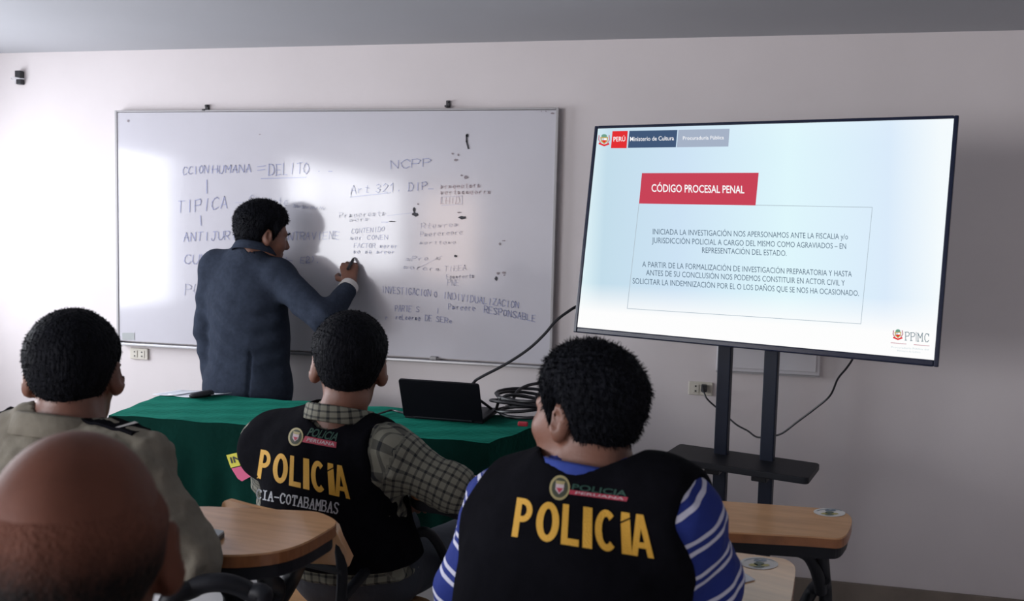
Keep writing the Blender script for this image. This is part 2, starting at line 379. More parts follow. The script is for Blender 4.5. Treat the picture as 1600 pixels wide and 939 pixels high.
LINES = [  # text, x0, y0, x1, y1 (baseline), cap height, material, width
 ('CCION', 286, 273, 327, 270, 12, 'ink', 1.1), ('HUMANA', 331, 271, 394, 269, 12, 'ink', 1.3), ('=', 402, 271, 419, 269, 16, 'ink', 1.3),
 ('DELITO', 420, 274, 485, 271, 17, 'ink', 1.5), ('. _', 495, 268, 522, 268, 8, 'ink', 1.2),
 ('TIPICA', 277, 333, 358, 325, 18, 'ink', 1.3), ('-', 368, 321, 384, 320, 8, 'inklight', 1.1), ('Ce~tete', 390, 318, 452, 322, 13, 'inklight', 1.1), ('~~~~', 458, 325, 512, 329, 9, 'inklight', 1.2),
 ('ANTIJURI', 287, 377, 372, 374, 13, 'ink', 1.2), ('CONTRAVIENE', 432, 375, 532, 374, 12, 'ink', 1.2),
 ('CULPA', 288, 412, 352, 411, 14, 'ink', 1.2), ('CU- EL', 430, 411, 488, 411, 9, 'ink', 1.2), ('2),', 478, 409, 502, 410, 9, 'ink', 1.3), ('PUN', 289, 461, 330, 458, 16, 'inklight', 1.2),
 ('NCPP', 610, 264, 676, 260, 13, 'ink', 1.4), ('Art', 548, 303, 580, 301, 13, 'ink', 1.4), ('321.', 587, 301, 630, 298, 13, 'ink', 1.4), ('DIP_', 638, 298, 680, 295, 12, 'ink', 1.7),
 ('~r~eeet~r~', 688, 295, 752, 293, 8, 'inkred', 1.2), ('~ert~~~eerr~', 688, 304, 768, 303, 8, 'inkred', 1.2), ('LHID', 688, 319, 720, 318, 10, 'inkred', 1.1),
 ('Pr~eere~t~', 530, 341, 604, 337, 9, 'inklight', 1.0), ('~er~', 546, 347, 578, 345, 7, 'inklight', 1.0),
 ('CONTENIDO', 549, 365, 602, 361, 7, 'ink', 1.0), ('~er CONEN', 547, 375, 607, 374, 7, 'ink', 1.0), ('FACTOR ~erer', 553, 387, 622, 388, 7, 'ink', 1.0), ('~e ~e ~reer', 552, 396, 618, 397, 7, 'ink', 1.0), ('E', 519, 373, 529, 373, 12, 'ink', 1.2),
 ('Rte~re~', 658, 357, 718, 354, 8, 'inklight', 1.0), ('P~erereere', 656, 370, 724, 366, 8, 'inklight', 1.0), ('~ertte~e', 655, 382, 714, 381, 6, 'inklight', 1.0),
 ('~Prec~', 634, 408, 690, 406, 7, 'inklight', 1.1), ('~erer~', 630, 420, 690, 424, 7, 'inklight', 1.1),
 ('TIEEA', 694, 424, 730, 422, 8, 'inklight', 1.1), ('Fe~~rert~', 697, 436, 742, 434, 7, 'inklight', 1.1), ('PNE', 699, 446, 718, 446, 9, 'inklight', 1.1),
 ('INVESTIGACION', 596, 457, 674, 463, 10, 'ink', 1.2), ('O', 678, 464, 684, 464, 8, 'ink', 1.2), ('INDIVIDUALIZACION', 692, 466, 812, 482, 10, 'ink', 1.2),
 ('PARTE', 617, 486, 644, 487, 9, 'ink', 1.2), ('Social', 650, 487, 688, 490, 8, 'ink', 1.1), ('P~reere', 700, 483, 744, 486, 9, 'ink', 1.1), ('RESPONSABLE', 756, 488, 838, 503, 10, 'ink', 1.3),
 ('para', 592, 499, 612, 499, 7, 'ink', 1.2), ('reLeer~e', 618, 499, 658, 501, 8, 'ink', 1.2), ('DE', 664, 501, 676, 502, 9, 'ink', 1.2), ('SERe', 681, 502, 708, 506, 8, 'ink', 1.2),
]
for s, x0, y0, x1, y1, h, mk, wd in LINES:
    n_ = len(s); i_ = 0
    for word in s.split(' '):
        a_, b_ = i_/n_, (i_+len(word))/n_; i_ += len(word)+1
        V, Fc = ribbon(hand_text(word, x0+(x1-x0)*a_, y0+(y1-y0)*a_, x0+(x1-x0)*b_, y0+(y1-y0)*b_, h), wd*.88)
        if Fc: decal('handwriting', V, Fc, bmap(.0012), M[mk], wb)
for pl in ([(408, 279), (478, 277)], [(323, 281), (323, 302)], [(313, 337), (314, 352)], [(547, 308), (610, 301)], [(596, 347), (606, 347)]):
    V, Fc = ribbon([pl], 1.3); decal('handwriting', V, Fc, bmap(.0012), M['ink'], wb)
for pl in ([(548, 308), (549, 294)], [(605, 337), (650, 332)], [(650, 420), (690, 400)], [(690, 318), (690, 308), (722, 306), (722, 319), (690, 321)]):
    V, Fc = ribbon([pl], 1.0); decal('handwriting', V, Fc, bmap(.0012), M['inklight'], wb)
def blob(cx, cy, rx, ry, n=14):
    return [(cx+rx*math.cos(t)*random.uniform(.6, 1.15), cy+ry*math.sin(t)*random.uniform(.6, 1.15)) for t in np.linspace(0, 2*math.pi, n, endpoint=False)]
for cx, cy, rx, ry, mk in ((649, 335, 5.5, 3.5, 'smudge'), (647, 328, 3, 4, 'smudge'), (653, 319, 1.6, 1.6, 'smudge2'), (723, 340, 7, 3, 'smudge'), (718, 332, 4, 1, 'smudge2'), (712, 400, 2.4, 2, 'smudge'),
    (775, 435, 2.4, 4, 'smudge'), (778, 427, 2.5, 2.2, 'smudge2'), (787, 426, 3, 2, 'smudge2'), (781, 381, 2, 2.4, 'smudge2'), (787, 376, 3, 1, 'smudge2'), (728, 277, 3.4, 3.2, 'smudge2'), (721, 274, 2, 1.4, 'smudge2'), (712, 250, 3, 2, 'smudge2'), (707, 240, 2, 2, 'smudge2'), (716, 242, 1.6, 2.4, 'smudge2'),
    (200, 189, 1.6, 2.6, 'smudge2'), (863, 177, 3.2, 1.5, 'smudge2'), (853, 174, 1.4, .9, 'smudge2'), (846, 174, .9, .9, 'smudge2'), (613, 346, 7, 1.0, 'smudge'), (730, 212, 2.6, 3, 'smudge'), (788, 430, 2, 1, 'smudge2'), (406, 210, 1.6, .9, 'smudge2')):
    poly_decal('ink_smudge', blob(cx, cy, rx, ry), bmap(.0014), M[mk], wb)
V, Fc = ribbon([[(729, 211), (729, 221), (732, 232)]], 2.8); decal('ink_smudge', V, Fc, bmap(.0014), M['smudge'], wb)

# ------------------------------------------------------------------ small things on the wall
def outlet(name, label, pa, pb, holes):
    a, b = on_y(*pa, YF), on_y(*pb, YF); c = (a+b)/2; wd, ht = abs(b[0]-a[0]), abs(b[2]-a[2])
    o = thing(name, label, 'wall outlet', (c[0], YF, c[2]-ht/2), 0, 'wall outlets')
    MB().box((c[0], YF-.006, c[2]), (wd, .012, ht), bev=.004).build('cover_plate', M['ivory'], o)
    for u in (-.2, .2):
        h = MB()
        MB().box((c[0]+u*wd, YF-.0135, c[2]), (wd*.27, .003, ht*.62), bev=.001).build('socket', M['ivory'], o)
        for v in (-.18, .18): h.box((c[0]+u*wd, YF-.0152, c[2]+v*ht), (wd*.07, .002, ht*.1))
        h.build('socket_holes', M['dark'], o)
    return c
outlet('wall_outlet', 'ivory wall outlet with nothing plugged in, below whiteboard corner', (205, 543), (233, 562), 2)
oc = outlet('wall_outlet', 'ivory wall outlet with black plug beside the television stand', (1076, 595), (1113, 618), 2)
p = on_y(34, 122, YF); br = thing('cable_bracket', 'small black bracket with loose wires high on wall', 'bracket', (p[0], YF, p[2]-.03))
MB().box((p[0], YF-.014, p[2]+.013), (.030, .028, .036), bev=.003).build('housing', M['dark'], br)
MB().box((p[0]+.002, YF-.012, p[2]-.021), (.028, .024, .024), bev=.003).build('socket_block', M['dark'], br)
wr = MB()
wr.tube(catmull([(p[0]+.012, YF-.026, p[2]-.006), (p[0]-.02, YF-.032, p[2]-.001), (p[0]-.042, YF-.02, p[2]-.004), (p[0]-.03, YF-.02, p[2]-.012), (p[0]+.0, YF-.03, p[2]-.008), (p[0]+.028, YF-.015, p[2]-.006)]), .0022, 6)
wr.tube(catmull([(p[0]-.012, YF-.022, p[2]-.01), (p[0]-.025, YF-.014, p[2]-.02), (p[0]-.03, YF-.006, p[2]-.03)]), .002, 6)
wr.build('wires', M['whitepl'], br)
a, b = on_y(1120, 545, YF), on_y(1279, 586, YF)
wbx = thing('cable_enclosure', 'white wall enclosure partly hidden behind television stand', 'wall box', ((a[0]+b[0])/2, YF, b[2]))
MB().box(((a[0]+b[0])/2, YF-.015, b[2]+.14), (b[0]-a[0], .03, .28), bev=.004).build('enclosure_body', M['whitepl'], wbx)
MB().box(((a[0]+b[0])/2, YF-.034, b[2]+.14), (b[0]-a[0]-.03, .008, .25), bev=.003).build('enclosure_lid', M['whitepl'], wbx)
MB().box(((a[0]+b[0])/2, YF-.017, b[2]-.003), (b[0]-a[0], .034, .006)).build('bottom_lip', M['boardedge'], wbx)

# ------------------------------------------------------------------ television
TC = np.array([.1647, 2.8978, 1.4874]); TW, TH = 1.158, .74; ty, tt = -.2944, -.1502
tex = np.array([math.cos(ty), math.sin(ty), 0]); tn0 = np.array([math.sin(ty), -math.cos(ty), 0])
tez = np.array([0, 0, 1.])*math.cos(tt)+tn0*math.sin(tt); tn = np.cross(tex, tez)       # towards viewers
tl_ = -.0124; tex, tez = tex*math.cos(tl_)+tez*math.sin(tl_), tez*math.cos(tl_)-tex*math.sin(tl_)
TM = Matrix([[tex[i], -tn[i], tez[i], TC[i]] for i in range(3)]+[[0, 0, 0, 1]])        # local x right, y back, z up
tv = thing('television', 'large black flat television showing a red and pale blue slide', 'television', TC-tez*TH/2)
cs = MB(); bz = .016
cs.box((0, .022, 0), (TW-.006, .036, TH-.006), bev=.006)
cs.box((0, .055, -.08), (TW*.62, .05, TH*.55), bev=.015)
cs.xf(TM).build('back_casing', M['tvblack'], tv)
bzl = MB()
for x in (-TW/2+bz*.35, TW/2-bz*.4): bzl.box((x, .012, 0), (bz*.8, .036, TH), bev=.003)
bzl.box((0, .012, TH/2-bz*.3), (TW-bz*1.6, .036, bz*.6), bev=.002); bzl.box((0, .012, -TH/2+bz*.6), (TW-bz*1.6, .036, bz*1.2), bev=.004)
bzl.xf(TM).build('bezel', M['tvblack'], tv)
def screen_material():
    m = bpy.data.materials.new('slide_glow'); m.use_nodes = True; N, L = _nodes(m); N.remove(N['Principled BSDF'])
    e = N.new('ShaderNodeEmission'); tc = N.new('ShaderNodeTexCoord'); sp = N.new('ShaderNodeSeparateXYZ'); L.new(tc.outputs['Generated'], sp.inputs[0])
    def ramp(sock, stops):
        r = N.new('ShaderNodeValToRGB'); el = r.color_ramp.elements
        while len(el) < len(stops): el.new(.5)
        for q, (p_, c) in zip(el, stops): q.position = p_; q.color = (*srgb(*c), 1)
        L.new(sock, r.inputs['Fac']); return r.outputs['Color']
    rx = ramp(sp.outputs['X'], [(0, (225, 245, 250)), (.07, (196, 222, 236)), (.3, (206, 228, 246)), (.6, (224, 248, 254)), (.85, (219, 236, 252)), (.97, (245, 252, 255))])
    rz = ramp(sp.outputs['Z'], [(0, (255, 255, 255)), (.1, (255, 255, 255)), (.24, (20, 20, 20)), (.88, (0, 0, 0)), (1, (70, 70, 70))])
    mx = N.new('ShaderNodeMix'); mx.data_type = 'RGBA'; mx.inputs['B'].default_value = (1, 1, 1, 1) if False else (1, 1, 1, 1)
    L.new(rz, mx.inputs['Factor']); L.new(rx, mx.inputs['A']); mx.inputs[7].default_value = (1, 1, 1, 1)
    L.new(mx.outputs['Result'], e.inputs[0]); 
    # the shader Mix node's colour sockets
    L.new(rx, mx.inputs[6]); L.new(mx.outputs[2], e.inputs[0]); e.inputs[1].default_value = .77
    L.new(e.outputs[0], N['Material Output'].inputs[0]); return m
sw, sh0, sh1 = TW/2-bz*.75, -TH/2+bz*1.2, TH/2-bz*.6
scr = mesh_obj('screen', [tuple(TM @ Vector(v)) for v in ((-sw, -.002, sh0), (sw, -.002, sh0), (sw, -.002, sh1), (-sw, -.002, sh1), (-sw, .006, sh0), (sw, .006, sh0), (sw, .006, sh1), (-sw, .006, sh1))],
   [(0, 1, 2, 3), (5, 4, 7, 6), (4, 0, 3, 7), (1, 5, 6, 2), (3, 2, 6, 7), (4, 5, 1, 0)], screen_material(), tv)
def smap(off): return lambda x, y: on_plane(x, y, TC+tn*(.002+off), tn)
E_ = {k: emit('slide_'+k, srgb(*c)) for k, c in dict(red=(200, 68, 88), bred=(226, 48, 52), navy=(66, 88, 120), grey=(166, 178, 198), white=(250, 250, 252), text=(92, 112, 130), line=(176, 190, 200), tgrey=(130, 146, 154), pinkline=(200, 150, 160), green=(110, 160, 140), gold=(196, 160, 70), faint=(200, 214, 220)).items()}
def slide(name, poly, k, off=.0008): return poly_decal(name, poly, smap(off), E_[k], scr)
def slide_text(s, bl, br, h, k, bold=0.0, off=.0014):
    V, Fc = text_px(s, bl, br, h, bold); return decal('slide_text', V, Fc, smap(off), E_[k], scr)
slide('title_banner', [(1003, 270.5), (1185.5, 270), (1180.5, 321), (998.5, 318)], 'red')
slide_text('CÓDIGO PROCESAL PENAL', (1018, 299.5), (1163, 302), 11.5, 'white', .014)
slide('header_block', [(957, 205), (981, 204.5), (979, 231.5), (954.5, 231.5)], 'bred')
slide('header_block', [(983.5, 204.5), (1058.5, 203), (1056, 230), (981, 231)], 'navy')
slide('header_block', [(1060, 203), (1140, 201), (1138, 229), (1057.5, 230)], 'grey')
slide_text('PERÚ', (958.5, 221), (977, 220.5), 7, 'white', .01)
slide_text('Ministerio de Cultura', (984.5, 220.5), (1053, 219), 6.5, 'white', .008)
slide_text('Procuraduría Pública', (1067, 218.5), (1131, 217.5), 5.5, 'white', .004)
V, Fc = ribbon([[(1180, 320.5), (1363, 324), (1345, 506), (980, 482), (998.5, 318)]], .9)
decal('text_box_outline', V, Fc, smap(.0008), E_['line'], scr)
for s, bl, br in (('INICIADA LA INVESTIGACIÓN NOS APERSONAMOS ANTE LA FISCALIA y/o', (1020, 366), (1325, 374)),
                  ('JURISDICCIÓN POLICIAL A CARGO DEL MISMO COMO AGRAVIADOS – EN', (1018.5, 379.5), (1322, 389)),
                  ('REPRESENTACIÓN DEL ESTADO.', (1097, 395), (1229, 400)),
                  ('A PARTIR DE LA FORMALIZACIÓN DE INVESTIGACIÓN PREPARATORIA Y HASTA', (1003.5, 417), (1331, 432.5)),
                  ('ANTES DE SU CONCLUSIÓN NOS PODEMOS CONSTITUIR EN ACTOR CIVIL Y', (1009.5, 430), (1320, 446.5)),
                  ('SOLICITAR LA INDEMNIZACIÓN POR EL O LOS DAÑOS QUE SE NOS HA OCASIONADO.', (988.5, 443), (1342, 462.5))):
    slide_text(s, bl, br, 8.6, 'text')
def crest(cx, cy, s, tops):
    slide('crest', ellipse_px((cx, cy-.30*s), .26*s, .2*s), tops)
    slide('crest', [(cx-.36*s, cy-.22*s), (cx+.36*s, cy-.22*s), (cx+.30*s, cy+.16*s), (cx, cy+.42*s), (cx-.30*s, cy+.16*s)], 'gold', .0011)
    slide('crest', [(cx-.24*s, cy-.14*s), (cx, cy-.14*s), (cx, cy+.06*s), (cx-.24*s, cy+.06*s)], 'faint', .0015)
    slide('crest', [(cx, cy-.14*s), (cx+.24*s, cy-.14*s), (cx+.24*s, cy+.06*s), (cx, cy+.06*s)], 'white', .0015)
    slide('crest', [(cx-.24*s, cy+.06*s), (cx+.24*s, cy+.06*s), (cx, cy+.32*s)], 'bred', .0015)
    for sg in (-1, 1):
        V, Fc = ribbon([[(cx+sg*.46*s, cy-.36*s), (cx+sg*.5*s, cy), (cx+sg*.3*s, cy+.34*s)]], .12*s); decal('crest', V, Fc, smap(.0012), E_['pinkline'], scr)
    V, Fc = ribbon([[(cx-.45*s, cy+.36*s), (cx, cy+.54*s), (cx+.42*s, cy+.4*s)]], .16*s); decal('crest', V, Fc, smap(.0016), E_['bred'], scr)
crest(944, 218, 17, 'green'); crest(1403, 522, 15, 'green')
SERIF = {'P': STROKE['P']+[[(-.18, 0), (.3, 0)], [(-.18, 1), (.1, 1)]], 'M': STROKE['M']+[[(-.2, 0), (.2, 0)], [(.8, 0), (1.2, 0)], [(-.15, 1), (.05, 1)], [(.95, 1), (1.15, 1)]], 'C': STROKE['C']+[[(1, 1), (1, .7)]], '|': [[(.5, -.05), (.5, 1.1)]]}
V, Fc = [], []
for c, x, k in (('P', 1415, 6), ('P', 1423.5, 6), ('|', 1428.5, 6), ('M', 1434.5, 6.5), ('C', 1445, 6)):
    yb = 531.5+(x-1415)*.085
    v, f = ribbon([[(x+k*a*1.02, yb-12.5*b_) for a, b_ in pl] for pl in SERIF[c]], 1.2 if c != '|' else .9); b0 = len(V); V += list(v); Fc += [tuple(i+b0 for i in q) for q in f]
decal('slide_text', V, Fc, smap(.0014), E_['tgrey'], scr)
V, Fc = ribbon([[(1392, 535.5), (1416, 537.5)], [(1428, 538.5), (1452, 540.5)]], 1.0); decal('slide_rule', V, Fc, smap(.001), E_['pinkline'], scr)
slide_text('Procuraduría Pública del', (1392.5, 543.5), (1451, 547.5), 2.6, 'faint'); slide_text('Ministerio de Cultura', (1402, 549), (1438, 551.5), 2.6, 'faint')

# television stand: two posts, a shelf, a wheeled base
pc = TC-tn0*.15; sxv = np.array([math.cos(ty), math.sin(ty), 0])
sp = np.array([pc[0], pc[1], 0])
st = thing('television_stand', 'black two-post television stand with a shelf', 'tv stand', (sp[0], sp[1], 0), ty)
for s in (-1, 1):
    MB().box((s*.079-.018, 0, .83), (.046, .034, 1.50), bev=.004).build('post', M['metalblue'], st, 'local')
bk = MB(); bk.box((-.018, -.03, 1.46), (.30, .02, .30), bev=.004); bk.box((-.018, -.022, 1.36), (.5, .02, .04), bev=.004); bk.box((-.018, -.022, 1.56), (.5, .02, .04), bev=.004)
bk.build('mounting_bracket', M['metal'], st, 'local')
sh = MB(); sh.prism(rounded([(-.265, -.165), (.225, -.165), (.225, .055), (-.265, .055)], .02), .700, .722, bev=.003)
sh.build('shelf', M['metal'], st, 'local')
ss = MB(); 
for s in (-1, 1): ss.box((s*.079-.018, -.05, .686), (.05, .14, .026), bev=.003)
ss.build('shelf_bracket', M['metal'], st, 'local')
for s in (-1, 1):
    l = MB(); l.box((s*.30-.018, -.02, .075), (.045, .52, .035), bev=.004); l.build('base_foot', M['metal'], st, 'local')
    for y in (-.25, .2):
        c = MB(); c.tube([(s*.30-.018-.012, y, .03), (s*.30-.018+.012, y, .03)], .029, 16); c.box((s*.30-.018, y, .055), (.034, .03, .02)); c.build('caster', M['dark'], st, 'local')
MB().box((-.018, 0, .075), (.56, .05, .03), bev=.004).build('base_crossbar', M['metal'], st, 'local')

# power cord from outlet to television
tb = MB()
pc0 = on_y(1102, 607, YF-.03)
P0 = [on_y(1099, 610, YF-.042), on_y(1104, 622, YF-.06), on_y(1115, 633, YF-.07), on_y(1130, 645, YF-.09), at(1150, 663, 3.42), at(1168, 673, 3.38), at(1183, 683, 3.33), at(1202, 682, 3.28), at(1222, 677, 3.23), at(1246, 659, 3.18), at(1274, 638, 3.12), at(1297, 618, 3.07), at(1309, 592, 3.02), at(1322, 576, 2.96), at(1332, 561, 2.915), at(1334, 548, 2.905)]
pw = thing('power_cord', 'thin black power cord from wall outlet up to television', 'cable', tuple(P0[0]))
MB().tube(catmull(P0, 6), .0036, 8).build('cord', M['cable'], pw, smooth=True)
pl = MB(); pl.box(tuple(on_y(1100, 606.5, YF-.030)), (.024, .03, .030), bev=.005); pl.tube([on_y(1100, 608, YF-.04), on_y(1099, 613, YF-.046)], .006, 10)
pl.build('plug', M['dark'], pw)

# ------------------------------------------------------------------ front table, cloth and what lies on it
TZ = .78
def tcorner(px, py): return on_z(px, py, TZ)[:2]
c_fl, c_fr = tcorner(170, 648), tcorner(764, 692); c_br = tcorner(836, 667); 
dx = c_br-c_fr; dx = dx/np.linalg.norm(dx)*.47; c_br = c_fr+dx; _l = tcorner(253, 617)-c_fl; c_bl = c_fl+_l/np.linalg.norm(_l)*.47
corners = [c_fl, c_fr, c_br, c_bl]
tb = thing('folding_table', 'long table hidden beneath green cloth at the front', 'table', (*np.mean(corners, 0), 0))
ins = [np.array(c)+(np.mean(corners, 0)-c)*.04 for c in corners]
MB().prism([tuple(p) for p in ins], TZ-.036, TZ-.008, bev=.003).build('tabletop', M['woodedge'], tb)
for c in corners:
    q = c+(np.mean(corners, 0)-c)*.12; MB().tube([(q[0], q[1], 0), (q[0], q[1], TZ-.034)], .018, 12).build('leg', M['metal'], tb)
def tablecloth():
    # top grid + hanging skirt with folds
    V, Fc = [], []; n, m_ = 60, 20
    def top(u, v):
        a = corners[0]*(1-u)*(1-v)+corners[1]*u*(1-v)+corners[2]*u*v+corners[3]*(1-u)*v
        z = TZ + .0015*math.sin(a[0]*37+a[1]*20)+.0012*math.sin(a[0]*17-a[1]*43)
        return (a[0], a[1], z)
    for j in range(m_+1):
        for i in range(n+1): V.append(top(i/n, j/m_))
    for j in range(m_):
        for i in range(n): a = j*(n+1)+i; Fc.append((a, a+1, a+n+2, a+n+1))
    per = [j for j in range(n+1)]+[(k*(n+1)+n) for k in range(1, m_+1)]+[m_*(n+1)+n-k for k in range(1, n+1)]+[(m_-k)*(n+1) for k in range(1, m_)]
    ctr = np.mean(corners, 0); K = len(per); rows = [per]; L = 14
    s = 0; ss = [0]
    for i in range(1, K): s += np.linalg.norm(np.array(V[per[i]][:2])-np.array(V[per[i-1]][:2])); ss.append(s)
    for r in range(1, L+1):
        t = r/L; row = []
        for i, pi in enumerate(per):
            p = np.array(V[pi]); a = np.array(V[per[(i+1) % K]])[:2]-np.array(V[per[i-1]])[:2]; a /= np.linalg.norm(a)+1e-9
            nn = np.array([a[1], -a[0]]); f = (.004+.020*min(1, t*1.6))*(math.sin(ss[i]*24+1.3*math.sin(ss[i]*7))+.5*math.sin(ss[i]*51))*min(1, t*2)
            o = nn*(.006*min(1, t*8)+.018*t+f*.55)
            row.append(len(V)); V.append((p[0]+o[0], p[1]+o[1], TZ-(TZ-.34)*t))
        rows.append(row)
    for r in range(L):
        for i in range(K): a, b = rows[r][i], rows[r][(i+1) % K]; c, d = rows[r+1][(i+1) % K], rows[r+1][i]; Fc.append((b, a, d, c))
    o = mesh_obj('tablecloth', V, Fc, M['cloth'], None, smooth=True)
    so = o.modifiers.new('thickness', 'SOLIDIFY'); so.thickness = .002; so.offset = -1
    o.data.set_sharp_from_angle(angle=math.radians(60))
    return tag(o, 'dark green cloth draped over the long front table', 'tablecloth')
tablecloth()
ZT = TZ+.0035
def sheet(label, pts, z, curl=.0):
    P = [on_z(x, y, z) for x, y in pts]; n = 10; V, Fc = [], []
    for j in range(n+1):
        for i in range(n+1):
            u, v = i/n, j/n; p = P[0]*(1-u)*(1-v)+P[1]*u*(1-v)+P[2]*u*v+P[3]*(1-u)*v; p = p.copy(); p[2] += curl*(abs(u-.4)**2*1.6+.2*v*u); V.append(p)
    for j in range(n):
        for i in range(n): a = j*(n+1)+i; Fc.append((a, a+1, a+n+2, a+n+1))
    o = mesh_obj('paper_sheet', V, Fc, M['paper'], None, smooth=True); so = o.modifiers.new('thickness', 'SOLIDIFY'); so.thickness = .0012; so.offset = 1
    return tag(o, label, 'paper', 'papers on the front table')
sheet('white paper sheet under the black case on the green table', [(262, 617.5), (308, 623.5), (362, 618.5), (316, 612.5)], ZT, .016)
sheet('white paper sheet further back at the left end of green table', [(238, 617), (274, 619), (322, 612), (282, 610)], ZT+.001, .006)
a, b = on_z(297, 620.5, ZT+.012), on_z(333, 614.5, ZT+.012)
cse = thing('spectacle_case', 'slim black case lying on white papers on green table', 'case', tuple((a+b)/2-np.array([0, 0, .008])))
d = b-a
c_ = MB(); c_.tube([a+d*t for t in (0, .04, .12, .3, .55, .8, .93, 1)], [.006, .013, .017, .019, .022, .022, .018, .008], 12); 
c_.V = [(v[0], v[1], ZT+.0155+(v[2]-ZT-.012)*.62) for v in c_.V]; c_.build('case_shell', M['dark'], cse, smooth=True)
MB().tube([a+d*.15+np.array([0, -.021, .004]), a+d*.9+np.array([0, -.021, .004])], .002, 6).build('seam', M['metal'], cse)

# laptop: lid back towards the room
lp = on_z(692, 661, TZ); lyaw = -.03
lt = thing('laptop', 'open black laptop seen from behind its lid on green table', 'laptop', (lp[0], lp[1], ZT), lyaw)
MB().box((0, .115, .012), (.30, .22, .018), bev=.004).build('keyboard_base', M['laptop'], lt, 'local')
RL = Matrix.Rotation(.40, 4, 'X')
ld = MB(); ld.prism(rounded([(-.15, 0), (.15, 0), (.15, .158), (-.15, .158)], [.003, .003, .012, .012]), -.004, .004, bev=.0015)
ld.xf(Matrix.Translation((0, 0.0, .014)) @ Matrix.Rotation(math.pi/2+.40, 4, 'X')); ld.build('lid', M['laptop'], lt, 'local')
MB().tube([(-.11, .002, .014), (.11, .002, .014)], .007, 10).build('hinge', M['metal'], lt, 'local')
def lapcab():
    a = at(748, 601, 3.02)
    P = [on_z(748, 648, ZT+.02)+np.array([.02, .12, 0]), at(735, 612, 3.16), at(741, 597, 3.12), at(752, 589, 3.10), at(790, 569, 3.08), at(825, 546, 3.06), at(850, 523, 3.05), at(868, 502, 3.05), at(886, 488, 3.06), at(903, 478, 3.08), at(930, 470, 3.10)]
    o = MB().tube(catmull(P, 8), .0055, 8).build('display_cable', M['cable'], None, smooth=True)
    tag(o, 'thick black cable rising from laptop to the television', 'cable')
lapcab()
P = [on_z(622, 643, ZT+.006), on_z(611, 641, ZT+.006), on_z(600, 644, ZT+.006), on_z(588, 648, ZT+.006)]
tag(MB().tube(catmull([np.array([lp[0]-.16, lp[1]+.05, ZT+.012])]+P), .004, 8).build('charger_cable', M['cable'], None, smooth=True), 'short black cord lying left of the laptop on green table', 'cable')
# coil of cable
cc = on_z(806, 660, TZ); cc = np.array([cc[0]+.03, cc[1]+.10, ZT])
ck = thing('cable_coil', 'messy coil of black cable on the table right of laptop', 'cable coil', tuple(cc))
cb = MB(); ang = 0; pts = []
for k in range(7*20):
    t = k/20; ang = t*2*math.pi; r1 = .115+.02*math.sin(t*2.3)+.01*math.sin(t*9); r2 = .085+.015*math.cos(t*1.7)
    pts.append(cc+np.array([r1*math.cos(ang)+.012*math.sin(t*3), r2*math.sin(ang), .012+.011*t+.012*math.sin(ang*1+t)*min(1, t)]))
cb.tube(pts, .0062, 7); cb.build('cable_loops', M['cable'], ck, smooth=True)
lo = MB(); lo.tube(catmull([cc+np.array([-.06, -.06, .05]), cc+np.array([-.035, -.03, .105]), cc+np.array([.03, 0, .128]), cc+np.array([.10, .02, .11]), cc+np.array([.13, .03, .05])]), .006, 8)
lo.tube(catmull([cc+np.array([-.125, -.02, .02]), cc+np.array([-.10, -.05, .07]), cc+np.array([-.05, -.05, .09]), cc+np.array([.03, -.04, .08])]), .006, 8)
lo.build('loose_loop', M['cable'], ck, smooth=True)
rp = on_z(817, 664, TZ+.012); MB().box((rp[0], rp[1], TZ+.016), (.036, .018, .016), bev=.004).build('red_connector', mat('red_plastic', (.45, .03, .05), .4), ck)

# notice pinned to the front of the cloth
def cloth_front(px, py, off):
    d2 = (c_fr-c_fl)/np.linalg.norm(c_fr-c_fl); n = np.array([d2[1], -d2[0], 0.0])
    return on_plane(px, py, np.array([*c_fl, 0])+n*(.052+off), n)
nt = thing('notice_card', 'yellow and pink notice card pinned to green cloth front', 'notice', tuple(cloth_front(375, 760, 0)))
def slab(name, poly, m, parent, fm, off, th=.004):
    A = [fm(x, y, off) for x, y in poly]; B = [fm(x, y, off-th) for x, y in poly]; n = len(A)
    mesh_obj(name, A+B, [tuple(range(n)), tuple(range(n, 2*n))[::-1]]+[(i, (i+1) % n, n+(i+1) % n, n+i) for i in range(n)], m, parent)
slab('upper_panel', [(353.5, 711), (394, 702), (400, 721), (360.5, 731)], mat('notice_yellow', (.62, .58, .06), .6), nt, cloth_front, 0)
slab('lower_panel', [(361.5, 732), (400, 723), (404, 738), (378, 752), (371.5, 748)], mat('notice_pink', (.62, .10, .22), .5), nt, cloth_front, 0)
V, Fc = text_px('INF', (361.5, 724), (386, 717.5), 9.5, .02, (359, 715), (383.5, 708.5)); decal('lettering', V, Fc, lambda x, y: cloth_front(x, y, .0015), M['dark'], nt)

